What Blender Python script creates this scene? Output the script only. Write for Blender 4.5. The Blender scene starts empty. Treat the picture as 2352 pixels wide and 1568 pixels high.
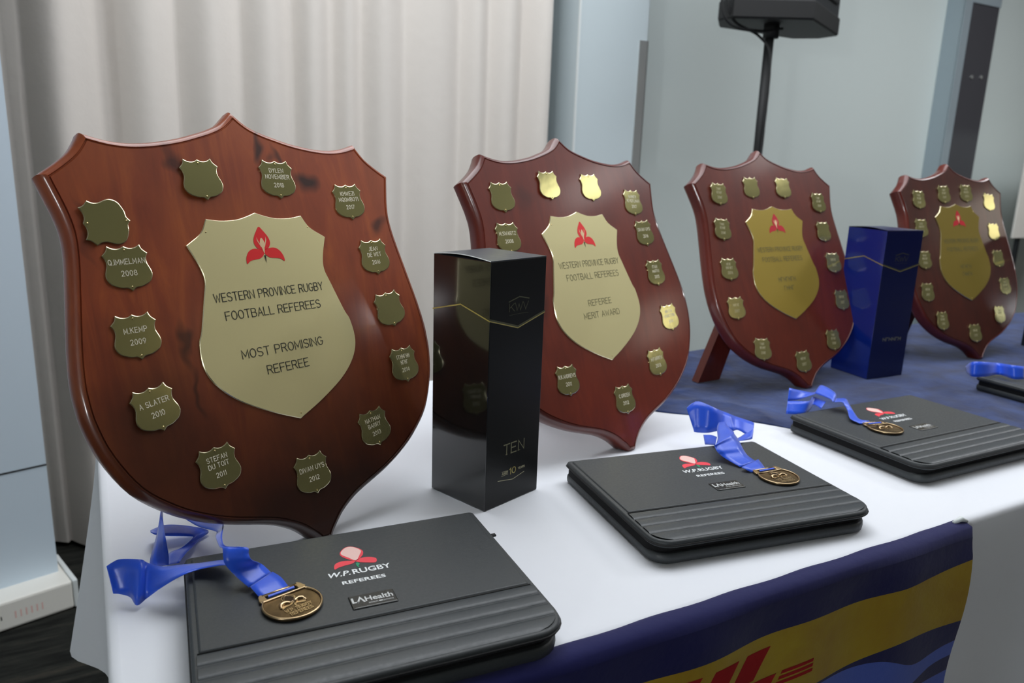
import bpy, bmesh, math, random
from math import sin, cos, pi, radians, atan2, sqrt
from mathutils import Vector, Matrix, noise

random.seed(7)
scene = bpy.context.scene
COL = scene.collection
TZ = 0.74                                   # height of the table top above the floor
A29 = radians(29)                           # direction of the table and of the wall behind it

def TW(s, d, z=0.0):
    """point from table coordinates (s along the table, d away from the front, z above the table top)"""
    return Vector((s*cos(A29)-d*sin(A29), s*sin(A29)+d*cos(A29), TZ+z))

# ------------------------------------------------------------------ camera
cam_data = bpy.data.cameras.new('camera')
cam = bpy.data.objects.new('camera', cam_data)
COL.objects.link(cam)
scene.camera = cam
cam_data.sensor_fit = 'HORIZONTAL'
cam_data.sensor_width = 22.3
cam_data.lens = 22.3*1763.786/2352
cam_data.clip_start = 0.05
cam_data.clip_end = 60
cam_data.dof.use_dof = True
cam_data.dof.focus_distance = 0.86
cam_data.dof.aperture_fstop = 4.2
PITCH, ROLL = radians(13.2451), radians(1.95824)
_f = Vector((0, cos(PITCH), -sin(PITCH))); _u = Vector((0, sin(PITCH), cos(PITCH))); _r = Vector((1, 0, 0))
_r2 = _r*cos(ROLL)+_u*sin(ROLL); _u2 = _u*cos(ROLL)-_r*sin(ROLL)
cam.matrix_world = Matrix(((_r2.x, _u2.x, -_f.x, 0), (_r2.y, _u2.y, -_f.y, 0), (_r2.z, _u2.z, -_f.z, TZ+0.42227), (0, 0, 0, 1)))

# ------------------------------------------------------------------ world, lights, exposure
scene.view_settings.view_transform = 'Standard'
scene.view_settings.look = 'None'
scene.view_settings.gamma = 1
scene.view_settings.use_curve_mapping = False
scene.view_settings.exposure = 0.15
scene.cycles.blur_glossy = 0.0              # keep mirror reflections of the flash sharp
world = bpy.data.worlds.new('world'); scene.world = world
world.use_nodes = True
world.node_tree.nodes['Background'].inputs[0].default_value = (0.75, 0.85, 1.0, 1)
world.node_tree.nodes['Background'].inputs[1].default_value = 0.3

def area(name, loc, target, sx, sy, power, color):
    l = bpy.data.lights.new(name, 'AREA'); l.shape = 'RECTANGLE'; l.size = sx; l.size_y = sy
    l.energy = power; l.color = color
    o = bpy.data.objects.new(name, l); COL.objects.link(o); o.location = loc
    o.rotation_euler = (Vector(target)-Vector(loc)).to_track_quat('-Z', 'Y').to_euler()
    return o
def point(name, loc, r, power, color):
    l = bpy.data.lights.new(name, 'POINT'); l.shadow_soft_size = r; l.energy = power; l.color = color
    o = bpy.data.objects.new(name, l); COL.objects.link(o); o.location = loc
    return o
def spot(name, loc, target, r, power, color, size, blend):
    l = bpy.data.lights.new(name, 'SPOT'); l.shadow_soft_size = r; l.energy = power; l.color = color
    l.spot_size = radians(size); l.spot_blend = blend
    o = bpy.data.objects.new(name, l); COL.objects.link(o); o.location = loc
    o.rotation_euler = (Vector(target)-Vector(loc)).to_track_quat('-Z', 'Y').to_euler()
    return o
# the flash on the camera, tilted up, and the patch of ceiling it lights
spot('camera_flash', (-0.04, 0.0, TZ+0.56), (0.35, 1.0, TZ+1.02), 0.028, 12, (0.95, 0.97, 1.0), 112, 0.6)
area('ceiling_bounce', (0.45, 1.70, 2.69), (0.45, 1.70, 0.7), 2.6, 1.5, 50, (0.93, 0.96, 1.0))
area('wall_fill', (2.9, 2.6, 2.69), (2.9, 2.6, 0), 1.2, 0.8, 30, (0.95, 0.97, 1.0))  # added unseen fill that brightens the right part of the back wall
area('plate_glint_light', (3.27, 1.83, 2.70), (3.27, 1.83, 0), 0.42, 0.42, 2.2, (1.0, 0.98, 0.94))  # added unseen light for a nameplate of the second shield to reflect
area('plate_glint_light', (6.75, 2.22, 2.70), (6.75, 2.22, 0), 1.5, 0.5, 8, (1.0, 0.92, 0.78))  # added unseen light, mirrored by nameplates of the last shield
p = TW(-3.3, -2.1, 0.5)
point('room_lamp', p, 0.06, 75, (0.97, 0.98, 1.0))
point('ceiling_spot', (3.92, 0.195, 2.55), 0.03, 3, (1.0, 0.8, 0.55))
point('ceiling_spot', (4.41, 0.443, 2.55), 0.035, 4, (1.0, 0.8, 0.55))

# ------------------------------------------------------------------ materials
def srgb(r, g, b):
    def f(c):
        c /= 255
        return c/12.92 if c <= 0.04045 else ((c+0.055)/1.055)**2.4
    return (f(r), f(g), f(b), 1)

class Mat:
    def __init__(self, name, color, rough=0.5, metal=0.0, coat=0.0, coat_rough=0.1, spec=0.5, sheen=0.0):
        m = bpy.data.materials.new(name); m.use_nodes = True
        self.m = m; self.t = m.node_tree; self.b = self.t.nodes['Principled BSDF']
        b = self.b
        b.inputs['Base Color'].default_value = color
        b.inputs['Roughness'].default_value = rough
        b.inputs['Metallic'].default_value = metal
        b.inputs['Coat Weight'].default_value = coat
        b.inputs['Coat Roughness'].default_value = coat_rough
        b.inputs['Specular IOR Level'].default_value = spec
        b.inputs['Sheen Weight'].default_value = sheen
    def n(self, kind, **kw):
        nd = self.t.nodes.new(kind)
        for k, v in kw.items():
            if k in nd.inputs: nd.inputs[k].default_value = v
            else: setattr(nd, k, v)
        return nd
    def l(self, a, b): self.t.links.new(a, b)
    def coords(self, scale=(1, 1, 1), obj=True, rot=(0, 0, 0)):
        tc = self.n('ShaderNodeTexCoord'); mp = self.n('ShaderNodeMapping')
        mp.inputs['Scale'].default_value = scale; mp.inputs['Rotation'].default_value = rot
        self.l(tc.outputs['Object' if obj else 'Generated'], mp.inputs['Vector'])
        return mp.outputs['Vector']
    def noise(self, vec, scale, detail=4, rough=0.6, dist=0.0):
        nn = self.n('ShaderNodeTexNoise'); nn.inputs['Scale'].default_value = scale
        nn.inputs['Detail'].default_value = detail; nn.inputs['Roughness'].default_value = rough
        nn.inputs['Distortion'].default_value = dist
        self.l(vec, nn.inputs['Vector']); return nn.outputs['Fac']
    def ramp(self, fac, stops):
        r = self.n('ShaderNodeValToRGB'); e = r.color_ramp.elements
        while len(e) > 1: e.remove(e[0])
        e[0].position = stops[0][0]; e[0].color = stops[0][1]
        for p, c in stops[1:]:
            x = e.new(p); x.color = c
        self.l(fac, r.inputs[0]); return r.outputs['Color']
    def mix(self, fac, a, b, mode='MIX'):
        m = self.n('ShaderNodeMix', data_type='RGBA', blend_type=mode)
        if isinstance(fac, float): m.inputs[0].default_value = fac
        else: self.l(fac, m.inputs[0])
        for i, v in ((6, a), (7, b)):
            if isinstance(v, tuple): m.inputs[i].default_value = v
            else: self.l(v, m.inputs[i])
        return m.outputs[2]
    def blend(self, a, b, t): return tuple(x*(1-t)+y*t for x, y in zip(a, b))
    def color(self, sock): self.l(sock, self.b.inputs['Base Color'])
    def bump(self, fac, strength, dist):
        bp = self.n('ShaderNodeBump'); bp.inputs['Strength'].default_value = strength
        bp.inputs['Distance'].default_value = dist
        self.l(fac, bp.inputs['Height']); self.l(bp.outputs['Normal'], self.b.inputs['Normal'])

def wood(name, c_dark, c_mid, c_light, seed, stains_shade=None):
    w = Mat(name, c_mid, rough=0.42, coat=0.55, coat_rough=0.13, spec=0.35)
    v = w.coords((9, 1.5, 6)); v2 = w.coords((1, 1, 1))
    g = w.noise(v, 3.2+seed*0.1, 6, 0.62, 1.4)
    blot = w.noise(v2, 5.5+seed, 3, 0.55, 0.4)
    c = w.ramp(g, [(0.2, w.blend(c_dark, c_mid, .55)), (0.5, c_mid), (0.8, w.blend(c_light, c_mid, .35))])
    c = w.mix(w.ramp(blot, [(0.42, (0, 0, 0, 1)), (0.7, (1, 1, 1, 1))]), c, w.mix(0.38, c, c_light if name.endswith('aged') else c_dark))
    if stains_shade:                               # knots and dark stains in the timber, and shade painted low on the first shield
        geo = w.n('ShaderNodeTexCoord')
        wob = w.n('ShaderNodeTexNoise'); wob.inputs['Scale'].default_value = 18
        w.l(geo.outputs['Object'], wob.inputs['Vector'])
        wadd = w.n('ShaderNodeMixRGB', blend_type='LINEAR_LIGHT'); wadd.inputs[0].default_value = 0.03
        w.l(geo.outputs['Object'], wadd.inputs[1]); w.l(wob.outputs['Color'], wadd.inputs[2])
        for (x, y, rx, ry, s) in stains_shade:
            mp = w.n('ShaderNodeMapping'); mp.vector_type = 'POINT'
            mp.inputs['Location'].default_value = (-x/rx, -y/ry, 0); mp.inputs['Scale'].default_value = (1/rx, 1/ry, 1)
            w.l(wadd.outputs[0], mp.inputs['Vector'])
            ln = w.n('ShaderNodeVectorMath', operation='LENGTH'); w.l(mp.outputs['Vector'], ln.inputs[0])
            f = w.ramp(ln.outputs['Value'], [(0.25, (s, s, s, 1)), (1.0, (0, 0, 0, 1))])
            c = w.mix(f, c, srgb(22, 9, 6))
    w.color(c)
    w.bump(g, 0.08, 0.001)
    return w.m

M = {}
M['wood1'] = wood('mahogany_shaded_aged', srgb(76, 28, 15), srgb(142, 64, 34), srgb(188, 100, 46), 0,
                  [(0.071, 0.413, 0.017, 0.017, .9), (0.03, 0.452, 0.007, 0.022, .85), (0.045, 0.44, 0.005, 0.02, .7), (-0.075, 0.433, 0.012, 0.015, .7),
                   (0.172, 0.352, 0.016, 0.012, .75), (-0.11, 0.245, 0.006, 0.035, .7), (-0.105, 0.20, 0.005, 0.03, .6), (0.0, -0.02, 0.50, 0.34, .93), (-0.16, 0.16, 0.09, 0.12, .6), (-0.178, 0.36, 0.006, 0.04, .4)])  # the widest ellipse is shade painted over the lower part of the board
M['wood2'] = wood('mahogany_red', srgb(70, 22, 13), srgb(106, 36, 20), srgb(128, 50, 28), 2, [(-0.11, 0.395, 0.02, 0.03, .35), (-0.12, 0.24, 0.02, 0.02, .4)])
M['wood3'] = wood('mahogany_brown', srgb(62, 20, 13), srgb(96, 33, 20), srgb(112, 44, 26), 4)
M['wood4'] = wood('mahogany_deep', srgb(40, 13, 10), srgb(68, 24, 16), srgb(84, 32, 20), 6)
M['edge1'] = wood('mahogany_moulding', srgb(66, 18, 12), srgb(98, 34, 22), srgb(112, 44, 28), 3)

def brass(name, col, rough, bumpd=0.0, metal=1.0, scale=60):
    b = Mat(name, col, rough=rough, metal=metal)
    if bumpd:
        v = b.coords()
        b.bump(b.noise(v, scale, 2, 0.5), 1.0, bumpd)
    return b.m
M['plate'] = brass('brushed_brass_pale', srgb(214, 204, 152), 0.45, metal=0.35)
M['plate_gold'] = brass('brushed_brass_gold', srgb(168, 146, 62), 0.42, metal=0.5)
M['plate_dark'] = brass('brushed_brass_olive', srgb(140, 122, 50), 0.42, metal=0.5)
M['badge'] = brass('polished_brass', srgb(186, 180, 122), 0.14, 0.00013, metal=0.75, scale=38)
M['rivet'] = brass('brass_pin', srgb(225, 205, 150), 0.2)
M['rim'] = brass('brass_cut_edge', srgb(245, 235, 200), 0.25)

M['ink'] = Mat('engraving_dark', srgb(40, 44, 36), 0.7).m
M['ink_faint'] = Mat('engraving_worn', srgb(92, 92, 62), 0.7).m
M['engrave_light'] = Mat('engraving_light', srgb(248, 242, 222), 0.5).m
M['engrave_pale'] = Mat('engraving_pale', srgb(190, 184, 150), 0.45).m
M['red'] = Mat('enamel_red', srgb(236, 32, 38), 0.4).m
M['red_dark'] = Mat('enamel_red_deep', srgb(190, 24, 44), 0.4).m
M['cream'] = Mat('enamel_cream', srgb(240, 205, 160), 0.4).m
M['black_ink'] = Mat('enamel_black', srgb(35, 35, 30), 0.4).m
M['logo_red'] = Mat('print_red', srgb(238, 66, 80), 0.5).m
M['logo_pink'] = Mat('print_pink', srgb(240, 200, 192), 0.5).m
M['logo_green'] = Mat('print_green', srgb(20, 150, 105), 0.5).m
M['logo_white'] = Mat('print_white', srgb(240, 244, 246), 0.5).m
M['logo_silver'] = Mat('foil_silver', srgb(205, 208, 208), 0.4).m

def leather(name, col, rough):
    k = Mat(name, col, rough=rough, spec=0.5)
    v = k.coords()
    k.bump(k.noise(v, 900, 3, 0.6), 0.5, 0.0002)
    k.l(k.ramp(k.noise(v, 300, 2, 0.5), [(0.3, (rough-.05,)*3+(1,)), (0.7, (rough+.07,)*3+(1,))]), k.b.inputs['Roughness'])
    return k.m
M['leather'] = leather('leatherette_charcoal', srgb(53, 57, 59), 0.5)
M['leather_pleat'] = leather('leatherette_pleated', srgb(56, 61, 64), 0.42)
M['leather_patch'] = leather('leatherette_patch', srgb(28, 30, 30), 0.3)
M['zip'] = Mat('zip_tape_black', srgb(14, 14, 15), 0.8, spec=0.2).m
M['stitch'] = Mat('stitch_black', srgb(14, 15, 16), 0.7).m

M['carton_black'] = Mat('carton_black_gloss', srgb(17, 18, 18), 0.11, coat=1.0, coat_rough=0.06, spec=0.6).m
M['carton_black_matt'] = Mat('carton_black_satin', srgb(16, 17, 17), 0.38, spec=0.3).m
M['carton_top'] = Mat('carton_top_satin', srgb(60, 66, 72), 0.42).m
M['foil_gold'] = Mat('foil_gold', srgb(205, 190, 120), 0.3, metal=0.7).m
M['foil_dim'] = Mat('foil_dim', srgb(84, 84, 66), 0.4, metal=0.3).m
M['foil_text'] = Mat('foil_text', srgb(150, 148, 120), 0.35, metal=0.4).m
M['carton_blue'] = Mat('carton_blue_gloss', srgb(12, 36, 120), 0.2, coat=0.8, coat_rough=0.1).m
M['carton_blue_dark'] = Mat('carton_blue_shade_side', srgb(8, 18, 66), 0.35).m  # darker copy of the carton blue, shade of these faces put into the colour

def cloth(name, col, rough, bscale, bdist, sheen=0.2, col2=None, cscale=3, stretch=(1, 1, 1)):
    k = Mat(name, col, rough=rough, spec=0.2, sheen=sheen)
    v = k.coords(stretch)
    if col2: k.color(k.ramp(k.noise(v, cscale, 4, 0.6, 0.5), [(0.3, col2), (0.7, col)]))
    k.bump(k.noise(v, bscale, 4, 0.6), 0.6, bdist)
    return k.m
M['white_cloth'] = cloth('tablecloth_white', srgb(233, 236, 242), 0.85, 8, 0.004)
M['velvet'] = cloth('velvet_blue', srgb(44, 66, 118), 0.8, 22, 0.006, sheen=0.25, col2=srgb(18, 28, 62), cscale=11, stretch=(1, 1, 1))
M['curtain'] = cloth('curtain_beige', srgb(216, 210, 203), 0.9, 30, 0.002)
M['ribbon'] = cloth('satin_blue', srgb(30, 84, 218), 0.3, 400, 0.0002, sheen=0.3)
M['ribbon'].node_tree.nodes['Principled BSDF'].inputs['Specular IOR Level'].default_value = 0.5

def bronze():
    k = Mat('antique_bronze', srgb(96, 80, 58), 0.36, metal=1.0)
    v = k.coords()
    k.color(k.ramp(k.noise(v, 70, 4, 0.6), [(0.3, srgb(78, 64, 46)), (0.7, srgb(116, 96, 68))]))
    k.bump(k.noise(v, 250, 3, 0.6), 0.4, 0.0002)
    return k.m
M['bronze'] = bronze()
M['bronze_bright'] = Mat('bronze_polished', srgb(188, 164, 128), 0.28, metal=1.0).m
M['bronze_dark'] = Mat('bronze_recess', srgb(52, 38, 26), 0.4, metal=0.8).m

def carpet():
    k = Mat('carpet_charcoal', srgb(38, 40, 38), 0.95, spec=0.1)
    v = k.coords((1.2, 9, 1), rot=(0, 0, radians(-20)))
    k.color(k.ramp(k.noise(v, 3.0, 5, 0.7), [(0.35, srgb(18, 19, 18)), (0.55, srgb(40, 41, 38)), (0.72, srgb(66, 62, 54))]))
    k.bump(k.noise(k.coords(), 300, 2, 0.6), 0.6, 0.003)
    return k.m
M['carpet'] = carpet()
def paint(name, col):
    k = Mat(name, col, 0.75, spec=0.25)
    k.bump(k.noise(k.coords(), 120, 3, 0.6), 0.15, 0.001)
    return k.m
M['wall'] = paint('wall_paint_grey', srgb(212, 222, 220))
M['wall_dark'] = paint('wall_panel_dark', srgb(104, 98, 92))
M['pillar'] = paint('pillar_paint_pale', srgb(196, 208, 212))
M['ceiling'] = paint('ceiling_paint_white', srgb(215, 215, 212))
M['trim'] = Mat('trim_white', srgb(222, 228, 228), 0.5).m
M['steel'] = Mat('steel_polished', srgb(172, 174, 172), 0.25, metal=0.45).m
M['steel_blue'] = Mat('column_cladding_pale', srgb(172, 186, 194), 0.25, metal=0.3).m
M['steel_dark'] = Mat('column_cladding_dark', srgb(92, 92, 98), 0.25, metal=0.4).m
M['plastic'] = Mat('plastic_black', srgb(34, 37, 40), 0.5).m
M['plastic_dark'] = Mat('grille_black', srgb(18, 19, 20), 0.6).m
M['rubber'] = Mat('rubber_black', srgb(22, 24, 25), 0.6).m
M['screen_fabric'] = Mat('banner_pale_blue', srgb(205, 220, 232), 0.6).m
M['base_white'] = Mat('banner_base_white', srgb(238, 236, 228), 0.4).m
M['ban_blue'] = cloth('banner_navy', srgb(14, 17, 78), 0.75, 60, 0.001)
M['ban_yellow'] = cloth('banner_yellow', srgb(176, 150, 22), 0.75, 60, 0.001, col2=srgb(158, 122, 14), cscale=9)
M['ban_sky'] = cloth('banner_mid_blue', srgb(74, 98, 190), 0.75, 60, 0.001)
M['ban_red'] = Mat('banner_red', srgb(160, 22, 26), 0.75).m
M['metal_grey'] = Mat('table_leg_grey', srgb(90, 92, 95), 0.4, metal=0.8).m
M['table_board'] = Mat('table_board', srgb(150, 130, 105), 0.6).m

# ------------------------------------------------------------------ object helpers
def link(name, me, mat=None, parent=None, smooth=False, M4=None):
    if mat is not None:
        for m in (mat if isinstance(mat, (list, tuple)) else [mat]): me.materials.append(M[m] if isinstance(m, str) else m)
    if smooth:
        for p in me.polygons: p.use_smooth = True
    o = bpy.data.objects.new(name, me); COL.objects.link(o)
    if parent: o.parent = parent
    if M4 is not None: o.matrix_local = M4
    return o
def mesh(name, verts, faces, mats=None):
    me = bpy.data.meshes.new(name); me.from_pydata([tuple(v) for v in verts], [], faces); me.update()
    if mats: me.polygons.foreach_set('material_index', mats)
    return me
def bm_mesh(name, bm):
    bmesh.ops.recalc_face_normals(bm, faces=bm.faces)
    me = bpy.data.meshes.new(name); bm.to_mesh(me); bm.free(); return me
def thing(name, label, cat, M4=None, group=None):
    o = bpy.data.objects.new(name, None); COL.objects.link(o); o.empty_display_size = 0.05
    if M4 is not None: o.matrix_world = M4
    return tag(o, label, cat, group)
def tag(o, label, cat, group=None):
    o['label'] = label; o['category'] = cat
    if group: o['group'] = group
    return o
def struct(o): o['kind'] = 'structure'; return o

def bm_box(bm, x0, x1, y0, y1, z0, z1, bevel=0.0):
    r = bmesh.ops.create_cube(bm, size=1.0)
    for v in r['verts']:
        v.co = Vector((x0+(v.co.x+.5)*(x1-x0), y0+(v.co.y+.5)*(y1-y0), z0+(v.co.z+.5)*(z1-z0)))
    if bevel:
        es = list({e for v in r['verts'] for e in v.link_edges})
        bmesh.ops.bevel(bm, geom=es, offset=bevel, segments=2, affect='EDGES', profile=0.6)
def box_obj(name, dims, mat, parent=None, bevel=0.0, M4=None):
    bm = bmesh.new(); bm_box(bm, *dims, bevel=bevel)
    return link(name, bm_mesh(name, bm), mat, parent, M4=M4)
def sweep(pts, r, seg=8, closed=False):
    """tube along pts -> verts, faces"""
    vs, fs = [], []
    n = len(pts)
    rr = r if isinstance(r, (list, tuple)) else [r]*n
    up = Vector((0, 0, 1))
    for i, p in enumerate(pts):
        p = Vector(p)
        a = Vector(pts[(i-1) % n if closed else max(i-1, 0)]); b = Vector(pts[(i+1) % n if closed else min(i+1, n-1)])
        t = (b-a).normalized()
        u = t.cross(up)
        if u.length < 1e-3: u = t.cross(Vector((1, 0, 0)))
        u.normalize(); w = u.cross(t).normalized()
        for k in range(seg):
            an = 2*pi*k/seg
            vs.append(p+(u*cos(an)+w*sin(an))*rr[i])
    for i in range(n if closed else n-1):
        j = (i+1) % n
        for k in range(seg):
            k2 = (k+1) % seg
            fs.append((i*seg+k, i*seg+k2, j*seg+k2, j*seg+k))
    if not closed:
        fs.append(tuple(range(seg))[::-1]); fs.append(tuple((n-1)*seg+k for k in range(seg)))
    return vs, fs
def tube(name, pts, r, mat, parent=None, seg=10, closed=False, M4=None):
    vs, fs = sweep(pts, r, seg, closed)
    return link(name, mesh(name, vs, fs), mat, parent, smooth=True, M4=M4)
def catmull(pts, n=6, closed=False):
    out = []; P = [Vector(p) for p in pts]; m = len(P)
    rng = range(m if closed else m-1)
    for i in rng:
        p0 = P[(i-1) % m] if (closed or i > 0) else P[0]*2-P[1]
        p1 = P[i]; p2 = P[(i+1) % m]
        p3 = P[(i+2) % m] if (closed or i+2 < m) else P[m-1]*2-P[m-2]
        for k in range(n):
            t = k/n
            out.append(0.5*((2*p1)+(p2-p0)*t+(2*p0-5*p1+4*p2-p3)*t*t+(3*p1-p0-3*p2+p3)*t**3))
    if not closed: out.append(P[-1])
    return out
def poly_offset(poly, d):
    """offset a counter-clockwise 2-D polygon outwards by d with limited mitres"""
    n = len(poly); out = []
    for i in range(n):
        a, b, c = poly[i-1], poly[i], poly[(i+1) % n]
        e1 = (b-a).normalized(); e2 = (c-b).normalized()
        n1 = Vector((e1.y, -e1.x)); n2 = Vector((e2.y, -e2.x))
        m = n1+n2
        if m.length < 1e-6: m = n1
        m.normalize(); k = 1/max(m.dot(n1), 0.5)
        out.append(b+m*d*k)
    return out
def area2(poly): return sum(poly[i-1].x*poly[i].y-poly[i].x*poly[i-1].y for i in range(len(poly)))/2
def slab(name, poly, profile, cap0=True, cap1=True, zf=None):
    """rings of the outline: profile = [(outward offset, z), ...]; first ring capped facing +z"""
    poly = [Vector(p[:2]) for p in poly]
    if area2(poly) < 0: poly = poly[::-1]
    n = len(poly); vs, fs = [], []
    first = None
    corner = []
    for i in range(n):
        e1 = poly[i]-poly[i-1]; e2 = poly[(i+1) % n]-poly[i]
        if e1.length > 1e-9 and e2.length > 1e-9 and e1.angle(e2) > radians(32): corner.append(i)
    for off, z in profile:
        ring = poly_offset(poly, off) if off else list(poly)
        if off < -0.002 and corner:          # inset points that overran a corner collapse onto its mitre point
            for i in range(n):
                c = min(corner, key=lambda c: min((i-c) % n, (c-i) % n))
                dd = min((i-c) % n, (c-i) % n)
                if 0 < dd < 14:
                    q = ring[i]; dm = 1e9
                    for k in range(-16, 17):
                        a, b = poly[(c+k) % n], poly[(c+k+1) % n]; ab = b-a
                        t = max(0, min(1, (q-a).dot(ab)/max(ab.length_squared, 1e-12)))
                        dm = min(dm, (a+ab*t-q).length)
                    if dm < -off*0.985: ring[i] = ring[c].copy()
        if first is None: first = ring
        for p in ring: vs.append((p.x, p.y, z))
    for k in range(len(profile)-1):
        for i in range(n):
            j = (i+1) % n
            fs.append((k*n+i, (k+1)*n+i, (k+1)*n+j, k*n+j))
    nside = len(fs)
    if cap0:
        keep = [i for i in range(n) if (first[i]-first[i-1]).length > 1e-7]
        fs.append(tuple(keep))
    if cap1: fs.append(tuple((len(profile)-1)*n+i for i in range(n))[::-1])
    me = mesh(name, vs, fs)
    for i, p in enumerate(me.polygons): p.use_smooth = i < nside
    return me
def sharp(me, ang=35):
    bm = bmesh.new(); bm.from_mesh(me)
    for e in bm.edges:
        if len(e.link_faces) == 2 and e.calc_face_angle(0) > radians(ang): e.smooth = False
    bm.to_mesh(me); bm.free(); return me

# ------------------------------------------------------------------ single-stroke engraving letters (4 wide, 6 high)
def arc(cx, cy, rx, ry, a0, a1, n=8):
    return [(cx+rx*cos(radians(a0+(a1-a0)*i/n)), cy+ry*sin(radians(a0+(a1-a0)*i/n))) for i in range(n+1)]
G = {
 'A': [[(0, 0), (2, 6), (4, 0)], [(.7, 2), (3.3, 2)]],
 'B': [[(0, 0), (0, 6), (2.4, 6)]+arc(2.4, 4.6, 1.3, 1.4, 90, -90)[1:]+[(0, 3.2)], [(2.4, 3.2)]+arc(2.4, 1.6, 1.6, 1.6, 90, -90)[1:]+[(0, 0)]],
 'C': [arc(2.1, 3, 2.1, 3, 45, 315, 14)],
 'D': [[(0, 0), (0, 6), (1.8, 6)]+arc(1.8, 3, 2.2, 3, 90, -90, 10)[1:]+[(0, 0)]],
 'E': [[(3.6, 6), (0, 6), (0, 0), (3.6, 0)], [(0, 3.1), (3, 3.1)]],
 'F': [[(3.6, 6), (0, 6), (0, 0)], [(0, 3.1), (3, 3.1)]],
 'G': [arc(2.1, 3, 2.1, 3, 45, 340, 14)+[(4.1, 2.8), (2.3, 2.8)]],
 'H': [[(0, 0), (0, 6)], [(4, 0), (4, 6)], [(0, 3.1), (4, 3.1)]],
 'I': [[(0, 0), (0, 6)]],
 'J': [[(3, 6), (3, 1.5)]+arc(1.6, 1.5, 1.4, 1.5, 0, -150, 8)],
 'K': [[(0, 0), (0, 6)], [(3.8, 6), (0, 2.4)], [(1.3, 3.6), (4, 0)]],
 'L': [[(0, 6), (0, 0), (3.4, 0)]],
 'M': [[(0, 0), (0, 6), (2.3, 1.4), (4.6, 6), (4.6, 0)]],
 'N': [[(0, 0), (0, 6), (4, 0), (4, 6)]],
 'O': [arc(2.1, 3, 2.1, 3, 90, 450, 18)],
 'P': [[(0, 0), (0, 6), (2.3, 6)]+arc(2.3, 4.4, 1.6, 1.6, 90, -90)[1:]+[(0, 2.8)]],
 'Q': [arc(2.1, 3, 2.1, 3, 90, 450, 18), [(2.4, 1.6), (4.2, -.3)]],
 'R': [[(0, 0), (0, 6), (2.3, 6)]+arc(2.3, 4.5, 1.5, 1.5, 90, -90)[1:]+[(0, 3)], [(2.2, 3), (3.9, 0)]],
 'S': [arc(2, 4.5, 1.8, 1.5, 30, 250, 10)+arc(2, 1.5, 1.9, 1.55, 80, -150, 10)],
 'T': [[(0, 6), (4, 6)], [(2, 6), (2, 0)]],
 'U': [[(0, 6), (0, 2)]+arc(2, 2, 2, 2, 180, 360, 10)+[(4, 6)]],
 'V': [[(0, 6), (2, 0), (4, 6)]],
 'W': [[(0, 6), (1.4, 0), (2.8, 5), (4.2, 0), (5.6, 6)]],
 'X': [[(0, 0), (4, 6)], [(0, 6), (4, 0)]],
 'Y': [[(0, 6), (2, 3), (4, 6)], [(2, 3), (2, 0)]],
 'Z': [[(0, 6), (3.8, 6), (0, 0), (3.8, 0)]],
 '0': [arc(1.8, 3, 1.8, 3, 90, 450, 16)], '1': [[(0.2, 4.8), (1.2, 6), (1.2, 0)]],
 '2': [arc(1.8, 4.3, 1.7, 1.7, 160, -30, 10)+[(0, 0), (3.7, 0)]],
 '3': [arc(1.7, 4.5, 1.6, 1.5, 140, -90, 9), arc(1.7, 1.55, 1.8, 1.55, 90, -145, 9)],
 '4': [[(2.9, 0), (2.9, 6), (0, 1.8), (3.9, 1.8)]],
 '5': [[(3.5, 6), (.5, 6), (.2, 3.3)]+arc(1.8, 2, 1.9, 2, 120, -140, 10)],
 '6': [[(3, 6), (.6, 3.2)]+arc(1.9, 1.9, 1.8, 1.9, 160, -200, 14)],
 '7': [[(0, 6), (3.7, 6), (1.2, 0)]],
 '8': [arc(1.9, 4.5, 1.5, 1.45, 90, 450, 12), arc(1.9, 1.55, 1.85, 1.6, 90, 450, 14)],
 '9': [arc(1.9, 4.1, 1.8, 1.9, 0, 360, 14), [(3.7, 4.1), (1.4, 0)]],
 '.': [[(0, 0), (.25, 0)]],
 '#': [[(0, 0), (0, 6)], [(3, 0), (3, 6)], [(0, 4.5), (3, 2)]], '%': [[(0, 0), (0, 6), (2.6, 6)]],   # worn, unreadable characters
}
def stroke_geo(vs, fs, pts, w, z, X=None):
    """flat ribbon strokes with square caps"""
    pts = [Vector(p) for p in pts]
    n = len(pts); L = []; R = []
    for i in range(n):
        a = pts[max(i-1, 0)]; b = pts[min(i+1, n-1)]
        if i == 0: e = (pts[1]-pts[0]).normalized(); k = 1
        elif i == n-1: e = (pts[-1]-pts[-2]).normalized(); k = 1
        else:
            e1 = (pts[i]-a).normalized(); e2 = (b-pts[i]).normalized(); e = e1+e2
            if e.length < 1e-6: e = e1
            e.normalize(); k = 1/max(abs(e.dot(e1)), 0.45)
        nn = Vector((-e.y, e.x))*w/2*k
        p = pts[i]
        if i == 0: p = p-e*w/2
        if i == n-1: p = p+e*w/2
        L.append(p+nn); R.append(p-nn)
    b0 = len(vs)
    for l, r in zip(L, R): vs.append((l.x, l.y, z)); vs.append((r.x, r.y, z))
    for i in range(n-1): fs.append((b0+2*i, b0+2*i+1, b0+2*i+3, b0+2*i+2))
def text_width(s, gap):
    x = 0
    for ch in s:
        if ch == ' ': x += 3; continue
        x += max(p[0] for st in G[ch] for p in st)+gap
    return x-gap
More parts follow.
